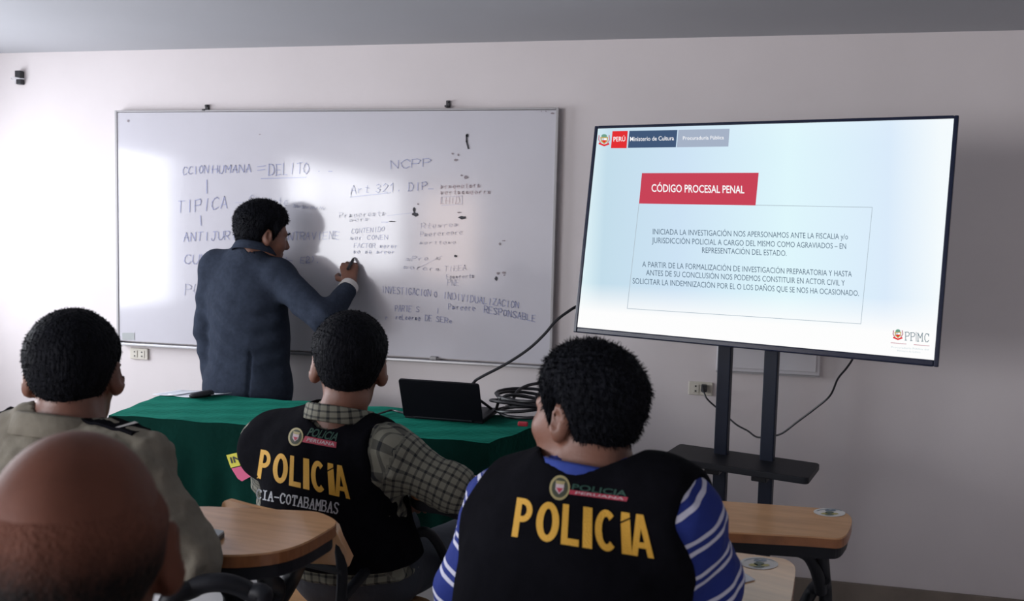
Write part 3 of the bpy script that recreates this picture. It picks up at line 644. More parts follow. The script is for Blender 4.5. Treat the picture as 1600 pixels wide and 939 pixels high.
# ------------------------------------------------------------------ tablet-arm chairs
def chair(label, px_, py_, yaw, tablet, tz, sticker=None, bw=.19, backz=(.66, .86), rim=.03, arc=True):
    """tablet: outline in photo pixels at height tz (world slab, real thickness)"""
    o = thing('tablet_arm_chair', label, 'chair', (px_, py_, 0), yaw, 'tablet-arm classroom chairs')
    Mw = MW[o]; loc = lambda p: np.array(Mw.inverted() @ Vector(p))
    MB().prism(rounded([(-.20, -.19), (.20, -.19), (.20, .20), (-.20, .20)], .06), .440, .458, bev=.005).build('seat', M['wood'], o, 'local')
    # curved backrest panel
    V, Fc = [], []; n, k = 36, 10; z0, z1 = backz
    def outline(u):  # u -1..1 -> half height factor, rounded corners
        e = max(0, (abs(u)-.80)/.20); return 1-.55*(1-math.sqrt(max(0, 1-e*e)))
    for side in (0, 1):
        for j in range(k+1):
            for i in range(n+1):
                u = -1+2*i/n; v = -1+2*j/k; h = outline(u)
                V.append((u*bw, -.205+.03*(1-u*u)*-.6+(.014 if side else 0)-(.02*v), (z0+z1)/2+v*h*(z1-z0)/2))
    q = (n+1)*(k+1); I = lambda s, i, j: s*q+j*(n+1)+i
    for j in range(k):
        for i in range(n): Fc.append((I(0, i, j), I(0, i+1, j), I(0, i+1, j+1), I(0, i, j+1))); Fc.append((I(1, i, j), I(1, i, j+1), I(1, i+1, j+1), I(1, i+1, j)))
    for i in range(n): Fc.append((I(0, i, 0), I(1, i, 0), I(1, i+1, 0), I(0, i+1, 0))); Fc.append((I(0, i, k), I(0, i+1, k), I(1, i+1, k), I(1, i, k)))
    for j in range(k): Fc.append((I(0, 0, j), I(0, 0, j+1), I(1, 0, j+1), I(1, 0, j))); Fc.append((I(0, n, j), I(1, n, j), I(1, n, j+1), I(0, n, j+1)))
    b_ = mesh_obj('backrest', V, Fc, M['wood'], o, 'local', smooth=True); b_.data.set_sharp_from_angle(angle=math.radians(40))
    r = .0135
    for s in (-1, 1):
        MB().tube(catmull([(s*.19, .19, 0), (s*.185, .18, .25), (s*.18, .165, .43)], 4), r, 10).build('leg', M['metal'], o, 'local', True)
        MB().tube(catmull([(s*.195, -.24, 0), (s*.185, -.20, .25), (s*.18, -.175, .43)], 4), r, 10).build('leg', M['metal'], o, 'local', True)
        MB().tube(catmull([(s*.165, -.17, .425), (s*.165, -.195, .55), (s*.163, -.189, .66), (s*.16, -.199, z1-.05)], 5), r, 10).build('back_upright', M['metal'], o, 'local', True)
    fr = MB()
    for a, b in (((-.18, -.18), (.18, -.18)), ((-.18, .17), (.18, .17)), ((-.18, -.18), (-.18, .17)), ((.18, -.18), (.18, .17))): fr.tube([(*a, .428), (*b, .428)], .012, 8)
    for s in (-1, 1): MB().tube([(s*.188, -.21, .17), (s*.186, .185, .17)], .009, 8).build('side_stretcher', M['metal'], o, 'local', True)
    MB().tube([(-.17, -.192, z0+.005), (.17, -.192, z0+.005)], .012, 8).build('back_rail', M['metal'], o, 'local', True)
    fr.build('seat_frame', M['metal'], o, 'local', True)
    # tablet
    W3 = [on_z(x, y, tz) for x, y in tablet]; P2 = [p[:2] for p in W3]; c = np.mean(P2, 0)
    t = MB(); t.prism([tuple(p) for p in P2], tz-.004, tz); t.build('tablet_top', M['wood'], o)
    e = MB(); e.prism([tuple(c+(p-c)*1.004) for p in P2], tz-.026, tz-.004); e.build('tablet_edge', M['woodedge'], o)
    u = MB(); u.prism([tuple(c+(p-c)*.965) for p in P2], tz-.026-rim, tz-.026, bev=.004); u.build('tablet_tray', M['metal'], o)
    return o, c, tz
def support(o, pts, r=.017, name='tablet_support'):
    MB().tube(catmull(pts, 8), r, 10).build(name, M['metal'], o, smooth=True)
def sticker(o, px, py, a, b, tz):
    c = (px, py)
    s = poly_decal('sticker', ellipse_px(c, a, b, rot=.06), lambda x, y: on_z(x, y, tz+.0008), M['white'], o)
    fm = lambda x, y: on_z(x, y, tz+.0014)
    for q, (dx_, dy_, ra, rb, k) in enumerate(((0, .05, .28, .30, 'dkgreen'), (-.3, .25, .25, .22, 'stgold'), (.32, .3, .24, .2, 'stgold'), (0, .55, .3, .16, 'dkgreen'), (-.12, -.5, .16, .22, 'stblue'), (.2, -.48, .2, .2, 'stblue'))):
        poly_decal('sticker_emblem', ellipse_px((px+dx_*a, py+dy_*b), ra*a, rb*b, 12), fm, M[k], s)
    V, Fc = ribbon([[(px+a*.86*math.cos(t), py+b*.84*math.sin(t)) for t in np.linspace(3.6, 5.8, 12)]], .8); decal('sticker_emblem', V, Fc, fm, M['stblue'], s)
M['dkgreen'] = mat('sticker_green', (.09, .12, .09), .6); M['stgold'] = mat('sticker_gold', (.42, .36, .12), .6); M['stblue'] = mat('sticker_blue', (.17, .21, .26), .6)

tabA = rounded([(225, 800), (300, 790), (500, 799), (531, 816), (462, 857), (380, 868), (230, 862)], [20, 60, 30, 14, 60, 60, 25])
chA, cA, zA = chair('tablet-arm chair of the person in olive shirt, phone on its tablet', -1.18, 1.33, -.10, tabA, .84)
support(chA, [on_z(352, 868, .785), on_z(355, 905, .72), on_z(360, 960, .62), (-.97, 1.42, .42)], .024)
support(chA, [on_z(375, 872, .785), on_z(403, 876, .765), on_z(417, 905, .70), on_z(421, 950, .62), (-.95, 1.33, .43)], .021)
support(chA, [on_z(482, 842, .785), on_z(468, 872, .72), on_z(440, 930, .61), (-.97, 1.47, .42)], .021)
support(chA, [tuple(MW[chA] @ Vector((.18, .12, .43))), at(255, 965, 1.50), at(300, 920, 1.52), at(345, 910, 1.53), at(388, 924, 1.55), at(404, 955, 1.56), tuple(MW[chA] @ Vector((.18, .17, .43)))], .017, 'frame_loop')
tab2 = rounded([(640, 738), (726, 741), (772, 746), (764, 768), (740, 786), (690, 772), (640, 764)], [20, 30, 10, 10, 10, 20, 20])
ch2, c2, z2 = chair('tablet-arm chair of the person in plaid shirt, wooden back visible', -.895, 2.075, -.24, tab2, .80, bw=.182, backz=(.665, .800), rim=.03)
support(ch2, [on_z(738, 780, .75), on_z(728, 850, .62), (-.52, 2.0, .44)], .016)
support(ch2, [tuple(MW[ch2] @ Vector((.165, -.19, .60))), on_z(600, 860, .62), on_z(636, 840, .64), on_z(668, 832, .65), on_z(692, 864, .58), on_z(703, 912, .50), (-.57, 1.93, .43)], .014)
sticker(ch2, 745, 749, 17, 4.5, .80)
tab3 = rounded([(1090, 862), (1150, 863), (1228, 873), (1244, 884), (1238, 930), (1225, 990), (1090, 990)], [10, 10, 14, 16, 20, 30, 10])
ch3, c3, z3 = chair('tablet-arm chair of the person in blue striped shirt, paper on tablet', -.19, 1.43, -.40, tab3, .80)
support(ch3, [on_z(1205, 900, .75), on_z(1215, 1000, .60), (.10, 1.45, .42)], .016)
sticker(ch3, 1186, 880, 30, 9.5, .80)
tabR = rounded([(1080, 781), (1120, 782), (1312, 796), (1334, 808), (1322, 842), (1255, 837), (1080, 828)], [8, 8, 30, 22, 26, 8, 8])
ch4, c4, z4 = chair('empty tablet-arm chair at right near the television stand', -.05, 2.10, -.03, tabR, .75, backz=(.60, .79))
support(ch4, [on_z(1283, 858, .70), on_z(1287, 900, .60), on_z(1290, 960, .48), (.36, 2.12, .02)], .017)
support(ch4, [on_z(1225, 857, .70), on_z(1258, 865, .68), on_z(1275, 890, .63), on_z(1283, 925, .56)], .016)
support(ch4, [on_z(1287, 905, .60), on_z(1262, 935, .52), (.22, 2.08, .43)], .016)
sticker(ch4, 1296, 800.5, 25, 6.5, .75)
# paper on the blue-shirted man's tablet, phone on the olive-shirted man's tablet
P_ = [on_z(1128, 900, .8012), on_z(1146, 886, .8012), on_z(1180, 906, .8012), on_z(1140, 917, .8012)]
mb_ = MB(); mb_.prism([tuple(p[:2]) for p in P_], .801, .8025); tag(mb_.build('paper_sheet', M['paper']), "white paper on chair tablet beside the striped blue sleeve", 'paper')
a = on_z(328, 834, .848); ph = thing('mobile_phone', 'grey mobile phone lying on the wooden chair tablet at left', 'phone', (a[0], a[1], .841))
pk = rounded([on_z(x, y, .853)[:2] for x, y in ((292, 829), (330, 825), (352, 829), (335, 843), (292, 845))], .006)
MB().prism(pk, .8405, .849, bev=.001).build('phone_body', M['dark'], ph)
cpk = np.mean(pk, 0); MB().prism([tuple(cpk+(np.array(q)-cpk)*.97) for q in pk], .849, .8535, bev=.001).build('phone_back', mat('phone_grey', (.30, .33, .34), .35), ph)
cl = ellipse_px((318, 831.5), 10, 2.6); MB().prism([tuple(on_z(x, y, .855)[:2]) for x, y in cl], .8535, .8552).build('camera_ring', M['dark'], ph)
# ------------------------------------------------------------------ figures: smooth signed-distance modelling -> one surface per body
def s_cone(P, a, b, r1, r2):
    a = np.asarray(a, np.float32); ab = np.asarray(b, np.float32)-a; q = P-a
    t = np.clip(q @ ab/(ab @ ab+1e-9), 0, 1)
    return np.linalg.norm(q-t[:, None]*ab, axis=1)-(r1+(r2-r1)*t)
def s_ell(P, c, r, R=None):
    q = P-np.asarray(c, np.float32)
    if R is not None: q = q @ R
    r = np.asarray(r, np.float32); k0 = np.linalg.norm(q/r, axis=1); k1 = np.linalg.norm(q/(r*r), axis=1)+1e-9
    return k0*(k0-1)/k1
def smin(a, b, k): h = np.maximum(k-np.abs(a-b), 0)/k; return np.minimum(a, b)-h*h*k*.25
def smax(a, b, k): return -smin(-a, -b, k)
def sstep(a, b, x): t = np.clip((x-a)/(b-a), 0, 1); return t*t*(3-2*t)
_K = rng.normal(size=(14, 3)).astype(np.float32); _K /= np.linalg.norm(_K, axis=1)[:, None]; _PH = rng.uniform(0, 6.28, 14)
def n3(P, f, k=10):
    o = np.zeros(len(P), np.float32)
    for i in range(k): o += np.sin(P @ _K[i]*(f*(.7+.06*i))+_PH[i])
    return o/math.sqrt(k)
def surface(fn, lo, hi, h):
    lo = np.array(lo, float); n = ((np.array(hi)-lo)/h/4).astype(int)+1
    g = [lo[i]+(np.arange(n[i])*4+1.5)*h for i in range(3)]
    C = np.stack(np.meshgrid(*g, indexing='ij'), -1).reshape(-1, 3).astype(np.float32)
    dc = fn(C).reshape(n); vol = dc.repeat(4, 0).repeat(4, 1).repeat(4, 2).astype(np.float32)
    blk = np.argwhere(np.abs(dc) < h*7.5)
    off = np.stack(np.meshgrid(*[np.arange(4)]*3, indexing='ij'), -1).reshape(-1, 3)
    I = (blk[:, None, :]*4+off[None]).reshape(-1, 3)
    for s in range(0, len(I), 400000):
        J = I[s:s+400000]; vol[J[:, 0], J[:, 1], J[:, 2]] = fn((lo+J*h).astype(np.float32))
    vol[0], vol[-1], vol[:, 0], vol[:, -1], vol[:, :, 0], vol[:, :, -1] = [1.0]*6
    S = vol < 0
    cnt = np.zeros(np.array(S.shape)-1, np.int8)
    N = S.shape
    sl = lambda d, i: slice(d, N[i]-1+d)
    for dx in (0, 1):
        for dy in (0, 1):
            for dz in (0, 1): cnt += S[sl(dx, 0), sl(dy, 1), sl(dz, 2)]
    cells = np.argwhere((cnt > 0) & (cnt < 8)); idx = np.full(cnt.shape, -1, np.int32); idx[tuple(cells.T)] = np.arange(len(cells))
    acc = np.zeros((len(cells), 3)); num = np.zeros(len(cells))
    cor = [(0, 0, 0), (1, 0, 0), (0, 1, 0), (1, 1, 0), (0, 0, 1), (1, 0, 1), (0, 1, 1), (1, 1, 1)]
    val = [vol[cells[:, 0]+c[0], cells[:, 1]+c[1], cells[:, 2]+c[2]] for c in cor]
    for a, b in ((0, 1), (2, 3), (4, 5), (6, 7), (0, 2), (1, 3), (4, 6), (5, 7), (0, 4), (1, 5), (2, 6), (3, 7)):
        m = (val[a] < 0) != (val[b] < 0); t = np.where(m, val[a]/(val[a]-val[b]+1e-12), 0)
        p = np.array(cor[a])+t[:, None]*(np.array(cor[b])-np.array(cor[a])); acc += p*m[:, None]; num += m
    V = lo+(cells+acc/num[:, None])*h; Fs = []
    for ax in range(3):
        A = np.take(S, range(N[ax]-1), ax); B = np.take(S, range(1, N[ax]), ax); E = np.argwhere(A != B)
        o1, o2 = [(1, 2), (2, 0), (0, 1)][ax]; E = E[(E[:, o1] > 0) & (E[:, o2] > 0) & (E[:, o1] < N[o1]-1) & (E[:, o2] < N[o2]-1)]
        u = np.zeros(3, int); u[o1] = 1; v = np.zeros(3, int); v[o2] = 1
        q = np.stack([idx[tuple((E-u-v).T)], idx[tuple((E-v).T)], idx[tuple(E.T)], idx[tuple((E-u).T)]], 1)
        ins = S[tuple(E.T)]; q[~ins] = q[~ins][:, ::-1]; Fs.append(q)
    return V, np.concatenate(Fs)
def rotm(yaw=0, pitch=0, tilt=0):
    return np.array(Matrix.Rotation(yaw, 3, 'Z') @ Matrix.Rotation(pitch, 3, 'X') @ Matrix.Rotation(tilt, 3, 'Y'))
def hand_prims(wr, d, n, right, curl=.5, sc_=1.0, thumb_in=.3):
    """cones of a hand: palm metacarpals, four fingers of unequal length, thumb from the palm's side"""
    d = np.array(d, float); d /= np.linalg.norm(d); n = np.array(n, float); n -= d*n.dot(d); n /= np.linalg.norm(n)
    t = np.cross(d, n)*(-1 if right else 1); wr = np.array(wr, float); palm, fing = [], []
    for k, (o, L, r) in enumerate(((.029, .072, .0092), (.010, .080, .0095), (-.010, .074, .009), (-.028, .058, .008))):
        b = wr+(d*.088+t*o-n*.004*abs(k-1.2))*sc_; palm.append((wr+t*o*.55*sc_+d*.012*sc_, b, .0145*sc_, .0125*sc_))
        a = curl*.8; p = b; cur = curl*(1+.12*k)
        for fr_ in (.46, .31, .23):
            dv = d*math.cos(a)-n*math.sin(a); q = p+dv*L*fr_*sc_; fing.append((k, p, q, r*sc_, r*.9*sc_)); p = q; a += cur
    b = wr+(d*.022+t*.026-n*.006)*sc_; v1 = d*.62+t*.66-n*thumb_in; v1 /= np.linalg.norm(v1); p1 = b+v1*.042*sc_
    v2 = d*.85+t*.18-n*(thumb_in+.25); v2 /= np.linalg.norm(v2); p2 = p1+v2*.032*sc_; v3 = v2*.9-t*.25; p3 = p2+v3/np.linalg.norm(v3)*.024*sc_
    th = [(b-t*.012*sc_, p1, .014*sc_, .0115*sc_), (p1, p2, .0112*sc_, .0102*sc_), (p2, p3, .0102*sc_, .0085*sc_)]
    return palm, fing, th
def s_hand(P, h):
    palm, fing, th = h; d = None
    for a, b, r1, r2 in palm: x = s_cone(P, a, b, r1, r2); d = x if d is None else smin(d, x, .012)
    for k in range(4):
        f = None
        for kk, a, b, r1, r2 in fing:
            if kk == k: x = s_cone(P, a, b, r1, r2); f = x if f is None else smin(f, x, .004)
        d = smin(d, f, .006)
    f = None
    for a, b, r1, r2 in th: x = s_cone(P, a, b, r1, r2); f = x if f is None else smin(f, x, .005)
    return smin(d, f, .010)
class Head:
    def __init__(s, c, R, k=1.0, ears=True, fat=1.0): s.c = np.array(c); s.R = R; s.k = k; s.fat = fat
    def loc(s, P): return ((P-s.c) @ s.R/s.k).astype(np.float32)
    def w(s, p): return s.c+s.R @ (np.array(p)*s.k)
    def skull(s, Q):
        d = s_ell(Q, (0, -.012, .020), (.076, .098, .094)); f = s.fat
        d = smin(d, s_ell(Q, (0, .030, -.035), (.064*f, .062, .085)), .03)
        d = smin(d, s_ell(Q, (0, .042, -.085), (.050*f, .046, .038)), .03)
        return d
    def full(s, Q):
        d = s.skull(Q)
        d = smin(d, s_cone(Q, (0, .080, -.108), (0, .082, -.106), .017, .017), .025)
        for sg in (-1, 1):
            d = smin(d, s_ell(Q, (sg*.040, .062, -.030), (.024*s.fat, .024, .022)), .025)
            d = smin(d, s_cone(Q, (sg*.012, .086, .022), (sg*.045, .074, .018), .010, .008), .012)
            d = smax(d, -s_ell(Q, (sg*.031, .100, .000), (.016, .014, .010)), .010)
        nz = smin(s_cone(Q, (0, .088, .010), (0, .110, -.030), .008, .0115), s_ell(Q, (0, .100, -.036), (.017, .012, .009)), .008)
        d = smin(d, nz, .010)
        d = smin(d, s_ell(Q, (0, .088, -.064), (.024, .012, .0055)), .006); d = smin(d, s_ell(Q, (0, .086, -.075), (.021, .012, .006)), .006)
        for sg in (-1, 1):
            Re = rotm(-sg*.60, .12, 0)
            e = s_ell(Q, (sg*.083, -.014, -.010), (.0095, .021, .034), Re)
            e = smin(e, s_ell(Q, (sg*.078, -.004, -.036), (.009, .010, .012), Re), .01)
            e = smax(e, -s_ell(Q, (sg*.0915, -.008, -.004), (.0055, .011, .019), Re), .004)
            d = smin(d, e, .008)
        return d
HZ = {  # hairline height (head units) by direction: front, temple, sideburn, ear, behind the ear, nape
 'short': [(0, .070), (40, .058), (62, .040), (78, -.020), (90, .020), (104, .012), (125, -.070), (180, -.108)],
 'full': [(0, .066), (40, .050), (60, .030), (76, -.035), (88, .020), (100, .010), (120, -.080), (180, -.112)]}
def hair_fn(h, style, top, side, rough, freq, crown=None):
    A = np.array([a for a, _ in HZ[style]]); Z = np.array([z for _, z in HZ[style]])
    def t_of(Q):
        az = np.degrees(np.arctan2(np.abs(Q[:, 0]), Q[:, 1])); hz = np.interp(az, A, Z)
        up = sstep(-.02, .075, Q[:, 2])
        m = sstep(hz-.012, hz+.022, Q[:, 2]); m2 = sstep(hz, hz+.075, Q[:, 2])
        return ((.0025+side*m2)+(top-side)*up+rough*n3(Q, freq)*(.3+.7*m2))*m-.005*(1-m)
    return lambda P: (lambda Q: (h.skull(Q)-t_of(Q))*h.k)(h.loc(P))
def collar_mesh(c, ax, ay, z_back, z_front, tilt_h, th, parent, m, name='collar', open_=.5, flare=.020):
    """folded band round the neck: c centre, ax/ay half axes; open at the front"""
    V, Fc = [], []; n = 40
    for i in range(n+1):
        a = -math.pi/2+(i/n-.5)*(2*math.pi-open_)     # starts at the back
        ca, sa = math.cos(a), math.sin(a); f = (sa+1)/2; zt = z_back*(1-f)+z_front*f
        for r_, dz in ((0, -.004), (.0, tilt_h), (.004, tilt_h+.004), (.009, tilt_h), (flare, -.012), (flare-.006, -.016)):
            V.append((c[0]+ca*(ax+r_), c[1]+sa*(ay+r_), c[2]+zt+dz))
    k = 6
    for i in range(n):
        for j in range(k): Fc.append((i*k+j, i*k+(j+1) % k, (i+1)*k+(j+1) % k, (i+1)*k+j))
    Fc.append(tuple(range(k))[::-1]); Fc.append(tuple(n*k+j for j in range(k)))
    return mesh_obj(name, V, Fc, m, parent, 'local', smooth=True)
def neck_at(g, dz):
    nb, ns = g['nb'], g['ns']; t = dz/max(.02, ns[2]-nb[2]); return nb+(ns-nb)*t+np.array([0, .006, 0])
def cloth_attr(V, arms, a0=0.0):
    """fabric coordinates: torso x/z, sleeves around/along"""
    V = V.astype(np.float32); out = np.stack([V[:, 0]*1.0, V[:, 2]*1.0, np.zeros(len(V))], 1); best = np.where(np.abs(V[:, 0]-np.mean([a[0][0] for a in arms])) > .19, .25, .112)
    for sh, el, wr in arms:
        run = 0
        for a, b in ((sh, el), (el, wr)):
            a, b = np.array(a), np.array(b); ab = b-a; L = np.linalg.norm(ab); ab = ab/L
            t = (V-a) @ ab; tc = np.clip(t, 0, L); q = V-a-tc[:, None]*ab; d = np.linalg.norm(q, axis=1)+np.where(t < .02, .5, 0)*(run == 0)
            r = np.array([0, 0, 1.0])-ab*ab[2]; 
            if np.linalg.norm(r) < .1: r = np.array([0, 1.0, 0])-ab*ab[1]
            r /= np.linalg.norm(r); s_ = np.cross(ab, r)
            ang = np.arctan2(q @ s_, q @ r)
            m = d < best; best = np.where(m, d, best); out[m] = np.stack([ang*.06, run+t, np.ones(len(V))], 1)[m]; run += L
    return out
def stripes(name, base, line, pu, pv, wu, wv, bump=.25, pairs=None):
    """woven plaid or paired stripes on the garment's own coordinates"""
    m = mat(name, base, .85, spec=.25, bump=bump, bscale=45); N, L = _nodes(m); b = N['Principled BSDF']
    at_ = N.new('ShaderNodeAttribute'); at_.attribute_name = 'cloth'; sp = N.new('ShaderNodeSeparateXYZ'); L.new(at_.outputs['Vector'], sp.inputs[0])
    def mth(op, a, c):
        q = N.new('ShaderNodeMath'); q.operation = op
        for i, x in enumerate((a, c)):
            if isinstance(x, (int, float)): q.inputs[i].default_value = x
            else: L.new(x, q.inputs[i])
        return q.outputs[0]
    outs = []
    for sk, per, wd in (('X', pu, wu), ('Y', pv, wv)):
        if not per: continue
        fr = mth('FRACT', mth('ADD', mth('DIVIDE', sp.outputs[sk], per), 50.0), 0)
        o = mth('LESS_THAN', fr, wd)
        if pairs: o = mth('ADD', o, mth('MULTIPLY', mth('GREATER_THAN', fr, pairs), mth('LESS_THAN', fr, pairs+wd)))
        outs.append(o)
    f = outs[0] if len(outs) == 1 else mth('MINIMUM', mth('MULTIPLY', mth('ADD', outs[0], outs[1]), .62), 1.0)
    mx = N.new('ShaderNodeMix'); mx.data_type = 'RGBA'; mx.inputs[6].default_value = (*base, 1); mx.inputs[7].default_value = (*line, 1)
    L.new(f, mx.inputs[0]); L.new(mx.outputs[2], b.inputs['Base Color']); return m
M['plaid'] = stripes('plaid_shirt_cloth', (.20, .195, .155), (.022, .024, .026), .021, .021, .30, .30)
M['polo'] = stripes('striped_polo_knit', (.013, .026, .17), (.50, .50, .60), 0, .062, 0, .12, pairs=.28)
M['bluecollar'] = mat('blue_knit_collar', (.02, .045, .26), .85, bump=.2, bscale=60)

def finish_person(root, h, skin_m, eyes=True):
    for sg in (-1, 1):
        V, Fc = MB().V, None
        mb = MB(); bm = bmesh.new(); bmesh.ops.create_uvsphere(bm, u_segments=14, v_segments=8, radius=.0115*h.k)
        c = h.w((sg*.031, .0785, .000)); VV = [np.array(v.co)+c for v in bm.verts]; bm.verts.index_update(); FF = [[v.index for v in f.verts] for f in bm.faces]; bm.free()
        ey = mesh_obj('eye', VV, FF, M['eye'], root, 'local', smooth=True)
        p = h.w((sg*.031, .0885, .0)); q = h.w((sg*.031, .0905, .0)); MB().tube([p, q], .0056*h.k, 12).build('iris', M['hair'], ey, 'local')
        MB().tube([h.w((sg*.013, .098, .020)), h.w((sg*.030, .097, .026)), h.w((sg*.050, .080, .020))], [.003, .004, .002], 8).build('eyebrow', M['hair'], root, 'local', True)

def seated(label, px_, py_, head_w, Hrot, hk, shL, shR, elL, elR, wrL, wrR, skin_m, fat=1.0, knee=.40, hr=.006, sleeve=1.0, group=None, hand_dirs=None):
    """returns root, geometry functions and joint positions in the local frame"""
    shL, shR = np.array(shL), np.array(shR); v = shR-shL; yaw = math.atan2(v[1], v[0])
    root = thing('person', label, 'person', (px_, py_, 0), yaw, group)
    Mi = np.array(MW[root].inverted()); T = lambda p: Mi[:3, :3] @ np.array(p)+Mi[:3, 3]
    J = dict(h=T(head_w), sL=T(shL), sR=T(shR), eL=T(elL), eR=T(elR), wL=T(wrL), wR=T(wrR))
    hd = Head(J['h'], rotm(Hrot[0]-yaw, *Hrot[1:]), hk, fat=min(1.12, fat))
    mid = (J['sL']+J['sR'])/2; pel = np.array([0, 0, .56]); nb = mid*.75+J['h']*.25+np.array([0, -.015, .0]); nb[2] = mid[2]+.045
    sp = lambda t: pel*(1-t)+mid*t+np.array([0, -.03*math.sin(math.pi*t), 0])
    ns = hd.w((0, -.028, -.075))
    def torso(P):
        d = s_ell(P, pel, (.175*fat, .135, .13)); d = smin(d, s_ell(P, sp(.38), (.165*fat, .128*fat, .15)), .08)
        d = smin(d, s_ell(P, sp(.78)+np.array([0, .005, -.01]), (.172*fat, .120*fat, .16)), .08)
        ctr = sp(.97)
        for s in ('sL', 'sR'): d = smin(d, s_cone(P, ctr, J[s]+np.array([0, 0, -.005]), .075, .062), .05)
        for s in ('sL', 'sR'): d = smin(d, s_cone(P, nb+np.array([0, 0, .02]), J[s]*.8+mid*.2+np.array([0, 0, .022]), .046, .046), .04)
        return d
    def neck(P): return s_cone(P, nb+np.array([0, 0, -.04]), ns, .064*fat, .060*fat)
    def arm(P, s, e0=0.0, upto=2.0):
        a, b, c = J['s'+s], J['e'+s], J['w'+s]
        d = smin(s_cone(P, a, b, .056+e0, .042+e0), s_cone(P, b, c, .041+e0, .029+e0*.8), .02) if upto >= 2 else s_cone(P, a, a+(b-a)*upto, .060+e0, .052+e0)
        return d
    hands = {}
    for s in 'LR':
        fd = J['w'+s]-J['e'+s]; fd = fd/np.linalg.norm(fd); fd2 = fd*.8+np.array([0, .3, -.05]); hands[s] = hand_prims(J['w'+s]+fd*.012, fd2, (0, 0, 1), s == 'R', .45)
    legs = []
    for sg in (-1, 1):
        k = np.array([sg*.125, knee, .53]); legs.append((np.array([sg*.085, .02, .535]), k, np.array([sg*.125, knee+.0, .12])))
    def leg(P, e):
        d = None
        for a, k, f in legs:
            x = smin(s_cone(P, a, k, .080+e, .058+e), s_cone(P, k, f, .055+e, .040+e*1.2), .03); d = x if d is None else smin(d, x, .02)
        return d
    lo = np.array([-.42, -.32, 0.05]); hi = np.array([.42, knee+.15, J['h'][2]+.2])
    allp = np.array([J[k] for k in J]); lo = np.minimum(lo, allp.min(0)-.15); hi = np.maximum(hi, allp.max(0)+.2); lo[2] = .05
    def body(P):
        d = smin(torso(P), leg(P, -.012), .04)
        d = smin(d, neck(P), .04)
        for s in 'LR': d = smin(d, smin(arm(P, s), s_hand(P, hands[s]), .012), .03)
        Q = hd.loc(P); return smin(d, hd.full(Q)*hk, .02)
    V, Fq = surface(body, lo, hi, hr*.85); mesh_obj('body', V, Fq, skin_m, root, 'local', smooth=True)
    # trousers and shoes
    def tro(P):
        d = smin(torso(P)-.010, leg(P, .008), .04)+.002*n3(P, 55)
        return smax(smax(d, P[:, 2]-.60, .01), .095-P[:, 2], .005)
    V, Fq = surface(tro, (-.36, -.25, .06), (.36, knee+.14, .72), .010); mesh_obj('trousers', V, Fq, M['trouser'], root, 'local', smooth=True)
    for (a, k, f) in legs:
        def shoe(P, f=f):
            d = smin(s_ell(P, f+np.array([0, .0, -.06]), (.042, .06, .06)), s_ell(P, f+np.array([0, .11, -.085]), (.046, .12, .040)), .03)
            return smax(d, .002-P[:, 2], .006)
        V, Fq = surface(shoe, f+np.array([-.08, -.1, -.125]), f+np.array([.08, .28, .04]), .007); mesh_obj('shoe', V, Fq, M['shoe'], root, 'local', smooth=True)
    finish_person(root, hd, skin_m)
    return root, hd, J, dict(torso=torso, neck=neck, arm=arm, mid=mid, nb=nb, ns=ns, pel=pel, lo=lo, hi=hi, sp=sp)
def shirt(root, J, g, m, upto, infl=.013, wr=.004, name='shirt', h=.006, wf=38):
    def f(P):
        d = g['torso'](P)-infl
        for s in 'LR': d = smin(d, g['arm'](P, s, infl, upto), .035)
        w_ = wr*n3(P*np.array([1, 1, 1.5], np.float32), wf)+wr*.5*n3(P, 95)+wr*.3*n3(P, 190)
        d = d+w_
        d = smax(d, .565-P[:, 2], .01)
        return smax(d, -(g['neck'](P)-.004), .006)
    V, Fq = surface(f, g['lo'], g['hi'], h)
    arms = [(J['s'+s], J['e'+s], J['w'+s] if upto >= 2 else J['e'+s]+(J['e'+s]-J['s'+s])*.6) for s in 'LR']
    return mesh_obj(name, V, Fq, m, root, 'local', smooth=True, attr=cloth_attr(V, arms))
def vest(root, J, g, m, cap, hl=.2, hr_=.2, zlow=.63, infl=.028, neckr=.086, h=.006):
    def f(P):
        d = g['torso'](P)-infl
        for s in 'LR': d = smin(d, s_cone(P, J['s'+s]*.9+g['mid']*.1, J['s'+s]*.96+J['e'+s]*.04, cap+infl, cap-.002+infl), .04)
        d = d+.0025*n3(P, 30)+.0012*n3(P, 80)
        zs = (g['mid'][2])
        lim = np.where(P[:, 0] < 0, hl, hr_)+sstep(zs-.13, zs-.26, P[:, 2])*.07-sstep(zs-.02, zs+.06, P[:, 2])*.02
        xm = np.interp(P[:, 2], [g['pel'][2], g['mid'][2]], [0, g['mid'][0]])
        d = smax(d, np.abs(P[:, 0]-xm)-lim, .014)
        d = smax(d, zlow-P[:, 2], .012)
        return smax(d, -(s_cone(P, g['nb']+np.array([0, 0.0, -.01]), g['ns']+np.array([0, .0, .02]), neckr, neckr)), .012)
    V, Fq = surface(f, g['lo'], g['hi'], h); return mesh_obj('vest', V, Fq, m, root, 'local', smooth=True)
